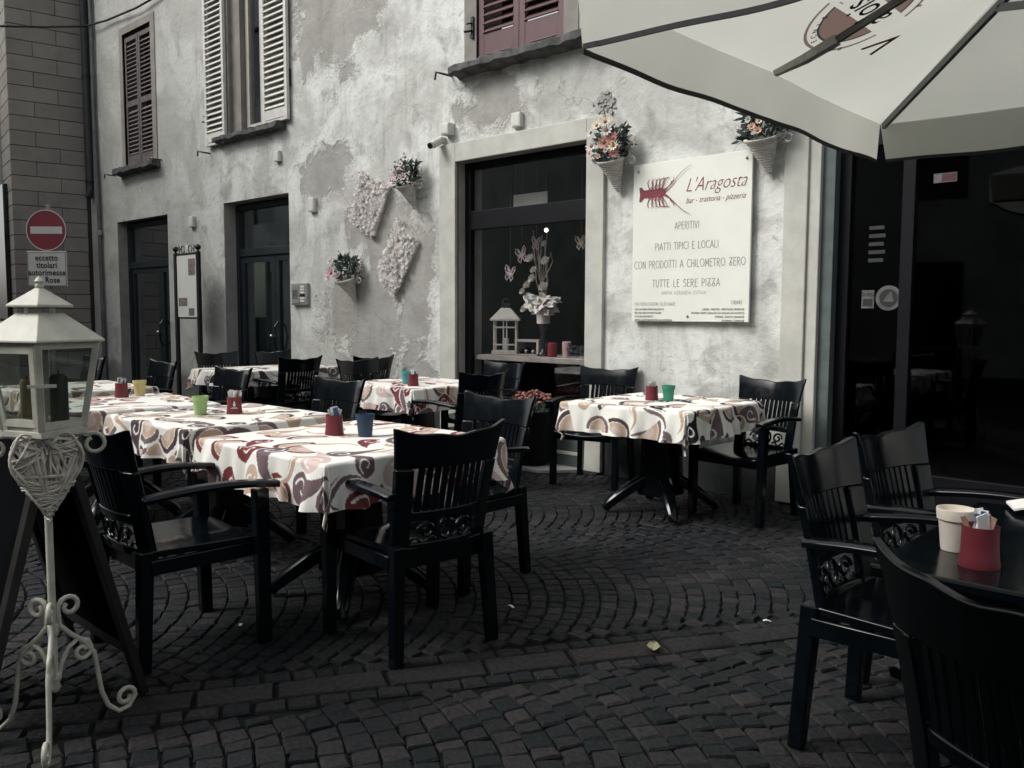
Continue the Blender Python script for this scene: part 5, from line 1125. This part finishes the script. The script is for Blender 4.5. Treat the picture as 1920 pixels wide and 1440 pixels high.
for k_ in range(4):
    MB().sweep([cq(RB, k_, ZB), cq(RT, k_, ZTp)], [(-.010,-.010),(.010,-.010),(.010,.010),(-.010,.010)], upv=(math.cos(rad(90*k_)), math.sin(rad(90*k_)), .01)).build('corner_post', wm, ls, bevel=.002)
    A_, B_, C_, D_ = cq(RB, k_, ZB), cq(RB, k_+1, ZB), cq(RT, k_+1, ZTp), cq(RT, k_, ZTp)
    nrm = (B_-A_).cross(D_-A_).normalized(); 
    MB().prism([A_+nrm*-.002, B_+nrm*-.002, C_+nrm*-.002, D_+nrm*-.002], nrm*.002).build('glass', M['lantern_glass'], ls)
    L_ = lambda p, q, t: p*(1-t)+q*t
    for p, q in ((L_(A_,D_,.05), L_(B_,C_,.05)), (L_(A_,D_,.97), L_(B_,C_,.97))):
        MB().sweep([p, q], [(-.004,-.012),(.004,-.012),(.004,.012),(-.004,.012)]).build('rail', wm, ls)
    if k_ == 3:                                                   # the hinged door on the left side
        for p, q in ((L_(A_,B_,.10), L_(D_,C_,.09)), (L_(A_,B_,.90), L_(D_,C_,.91))): MB().sweep([p+nrm*.005, q+nrm*.005], [(-.009,-.004),(.009,-.004),(.009,.004),(-.009,.004)], upv=tuple(nrm)).build('door_frame', wm, ls)
        for t in (.09, .92): MB().sweep([L_(L_(A_,D_,t), L_(B_,C_,t), .11)+nrm*.005, L_(L_(A_,D_,t), L_(B_,C_,t), .89)+nrm*.005], [(-.004,-.011),(.004,-.011),(.004,.011),(-.004,.011)]).build('door_frame', wm, ls)
lat = cq(RT+.004, 0, 1.135); MB().sweep([cq(.155,0,1.135)+Vector((.002,-.03,0)), cq(.160,0,1.135), cq(.152,0,1.135)+Vector((.0,.045,0))], [(-.003,-.005),(.003,-.005),(.003,.005),(-.003,.005)]).build('latch', wm, ls)
def roof(r0, r1, z0, z1, nm):
    m_ = MB(); m_.add([cq(r0,k_,z0) for k_ in range(4)]+[cq(r1,k_,z1) for k_ in range(4)]+[cq(r0,k_,z0-.007) for k_ in range(4)], [(k_,(k_+1)%4,4+(k_+1)%4,4+k_) for k_ in range(4)]+[(4,5,6,7),(11,10,9,8)]+[(8+k_,8+(k_+1)%4,(k_+1)%4,k_) for k_ in range(4)]); m_.build(nm, wm, ls, bevel=.002)
roof(.178, .064, 1.268, 1.350, 'roof'); roof(.092, .008, 1.374, 1.428, 'roof_cap')
for k_ in range(4): MB().tube([cq(.052,k_+.5,1.348), cq(.052,k_+.5,1.372)], .003, 5).build('cap_post', wm, ls)
MB().lathe([(.010,1.424),(.013,1.432),(.009,1.438),(.014,1.446),(.007,1.456),(0,1.462)], 12).build('roof_finial', wm, ls, smooth=60)
for lab, p, r, h, mt in (('dark green candle inside the iron lantern', (.035,.042), .026, .165, 'candle_green'), ('tan candle on the left inside the iron lantern', (-.02,-.045), .019, .15, 'candle_tan')):
    q = thing('candle', lab, 'candle', (LP[0]+p[0]*math.cos(la)-p[1]*math.sin(la), LP[1]+p[0]*math.sin(la)+p[1]*math.cos(la), .9965)); MB().lathe([(r,0),(r*1.02,.02),(r*.97,h*.6),(r*1.0,h-.01),(r*.75,h),(r*.4,h-.012)], 16).build('wax', M[mt], q, smooth=50); MB().tube([(0,0,h-.014),(.003,0,h+.012)], .0022, 5).build('wick', M['black_metal'], q)
ht = thing('wicker_heart', 'cream wicker heart hanging from the iron lantern stand', 'heart decoration', (LP[0]+.055*math.cos(la), LP[1]+.055*math.sin(la), .853), la+PI/2+rad(6))
def heart(t, s_=1.0):
    x = 16*math.sin(t)**3; z = 13*math.cos(t)-5*math.cos(2*t)-2*math.cos(3*t)-math.cos(4*t); return Vector((x/16*.097*s_, 0, (z+2.5)/14.5*.132*s_))
r2 = random.Random(21); hm = MB()
for k_ in range(6): hm.tube([heart(2*PI*i/60, 1-.02*k_+.03*math.sin(i*.9+k_*2.1))+Vector((0, (k_-2.5)*.010+.004*math.sin(i*.7+k_), .003*math.sin(i*1.3+k_))) for i in range(61)], .0040, 6, upv=(0,1,.02))
for i in range(135):
    a = r2.random()*2*PI; b = a+r2.uniform(.9, 2.6)*r2.choice((-1, 1)); p, q = heart(a, 1.0), heart(b, 1.0); sg = -1 if i % 5 else 1
    bow = r2.uniform(.022, .046); hm.tube([p*(1-t)+q*t+Vector((0, sg*bow*math.sin(PI*t)**.6, 0)) for t in [j/8 for j in range(9)]], r2.uniform(.0030, .0052), 5)
for i in range(26):
    z = -.005-.0043*i; xs_ = [heart(t) for t in np.linspace(PI*.55, PI, 60)]; hwid = min(xs_, key=lambda v_: abs(v_.z-(z-.005))).x
    hm.tube([(-hwid*1.03*math.cos(PI*j/8)*1.0, -.012-.030*math.sin(PI*j/8), z-.012+.006*math.sin(i*1.7)+r2.uniform(-.02,.02)*j/8*.6) for j in range(9)], .0036, 5)
hm.build('wicker_strands', M['wicker_cream'], ht, smooth=70); MB().tube([(0,0,.10),(0,.03,.13),(0,.05,.14)], .002, 5).build('string', M['wicker_cream'], ht)

# ================================================================== black A-board behind the lantern
ab = thing('a_board', 'black folding pavement board leaning open behind the heart lantern', 'pavement board', (-3.25, -4.86, 0))
def leaf_board(sg):
    top = Vector((0, 0, .98)); bot = Vector((0, sg*.26, 0)); sl = (bot-top).normalized()
    for sx in (-.31, .31): MB().sweep([top+Vector((sx,sg*.015,0)), bot+Vector((sx,0,.012))], [(-.024,-.014),(.024,-.014),(.024,.014),(-.024,.014)], upv=(0,sg,.3)).build('leg', M['board_wood'], ab, bevel=.003)
    a, b = top+sl*.02, top+sl*.84; n_ = Vector((0, sg, 0))*.012
    MB().prism([a+Vector((-.288,sg*.012,0)), a+Vector((.288,sg*.012,0)), b+Vector((.288,sg*.012,0)), b+Vector((.0,sg*.012,-.02)), b+Vector((-.288,sg*.012,0))], n_).build('blackboard', M['chalk'], ab)
    for q in (a, b): MB().sweep([q+Vector((-.288,sg*.018,0)), q+Vector((.288,sg*.018,0))], [(-.014,-.016),(.014,-.016),(.014,.016),(-.014,.016)]).build('rail', M['board_wood'], ab)
leaf_board(1); leaf_board(-1)

# ================================================================== litter on the paving
lf = thing('fallen_leaf', 'single pale yellow leaf lying on the paving slabs', 'leaf', (-1.841, -3.018, .012), .6); q = MB()
q.slab(lambda u, v, t: ((u-.5)*.055*math.sin(PI*(.08+.84*v))**.6, (v-.5)*.075, .004+.010*abs(u-.5)+.004*math.sin(v*7)+(.0008 if t else 0)), 6, 8).build('blade', M['dry_leaf'], lf, smooth=60); MB().tube([(0,.036,.004),(.004,.06,.006)], .0015, 5).build('stalk', M['dry_leaf'], lf)
r2 = random.Random(31)
for i, (x, y, lab) in enumerate(((-2.62,-3.05,'tiny white paper scrap under the front table chair'), (-1.66,-2.42,'tiny white paper scrap near the right foreground chair'), (-3.28,-4.02,'tiny pale scrap on the cobbles between the two front chairs'))):
    s_ = thing('paper_scrap', lab, 'paper scrap', (x, y, .008), r2.random()*6); MB().slab(lambda u, v, t: (.035*u, .014*v, .004*math.sin(u*4)+(.001 if t else 0)), 4, 1).build('scrap', M['paper'], s_)
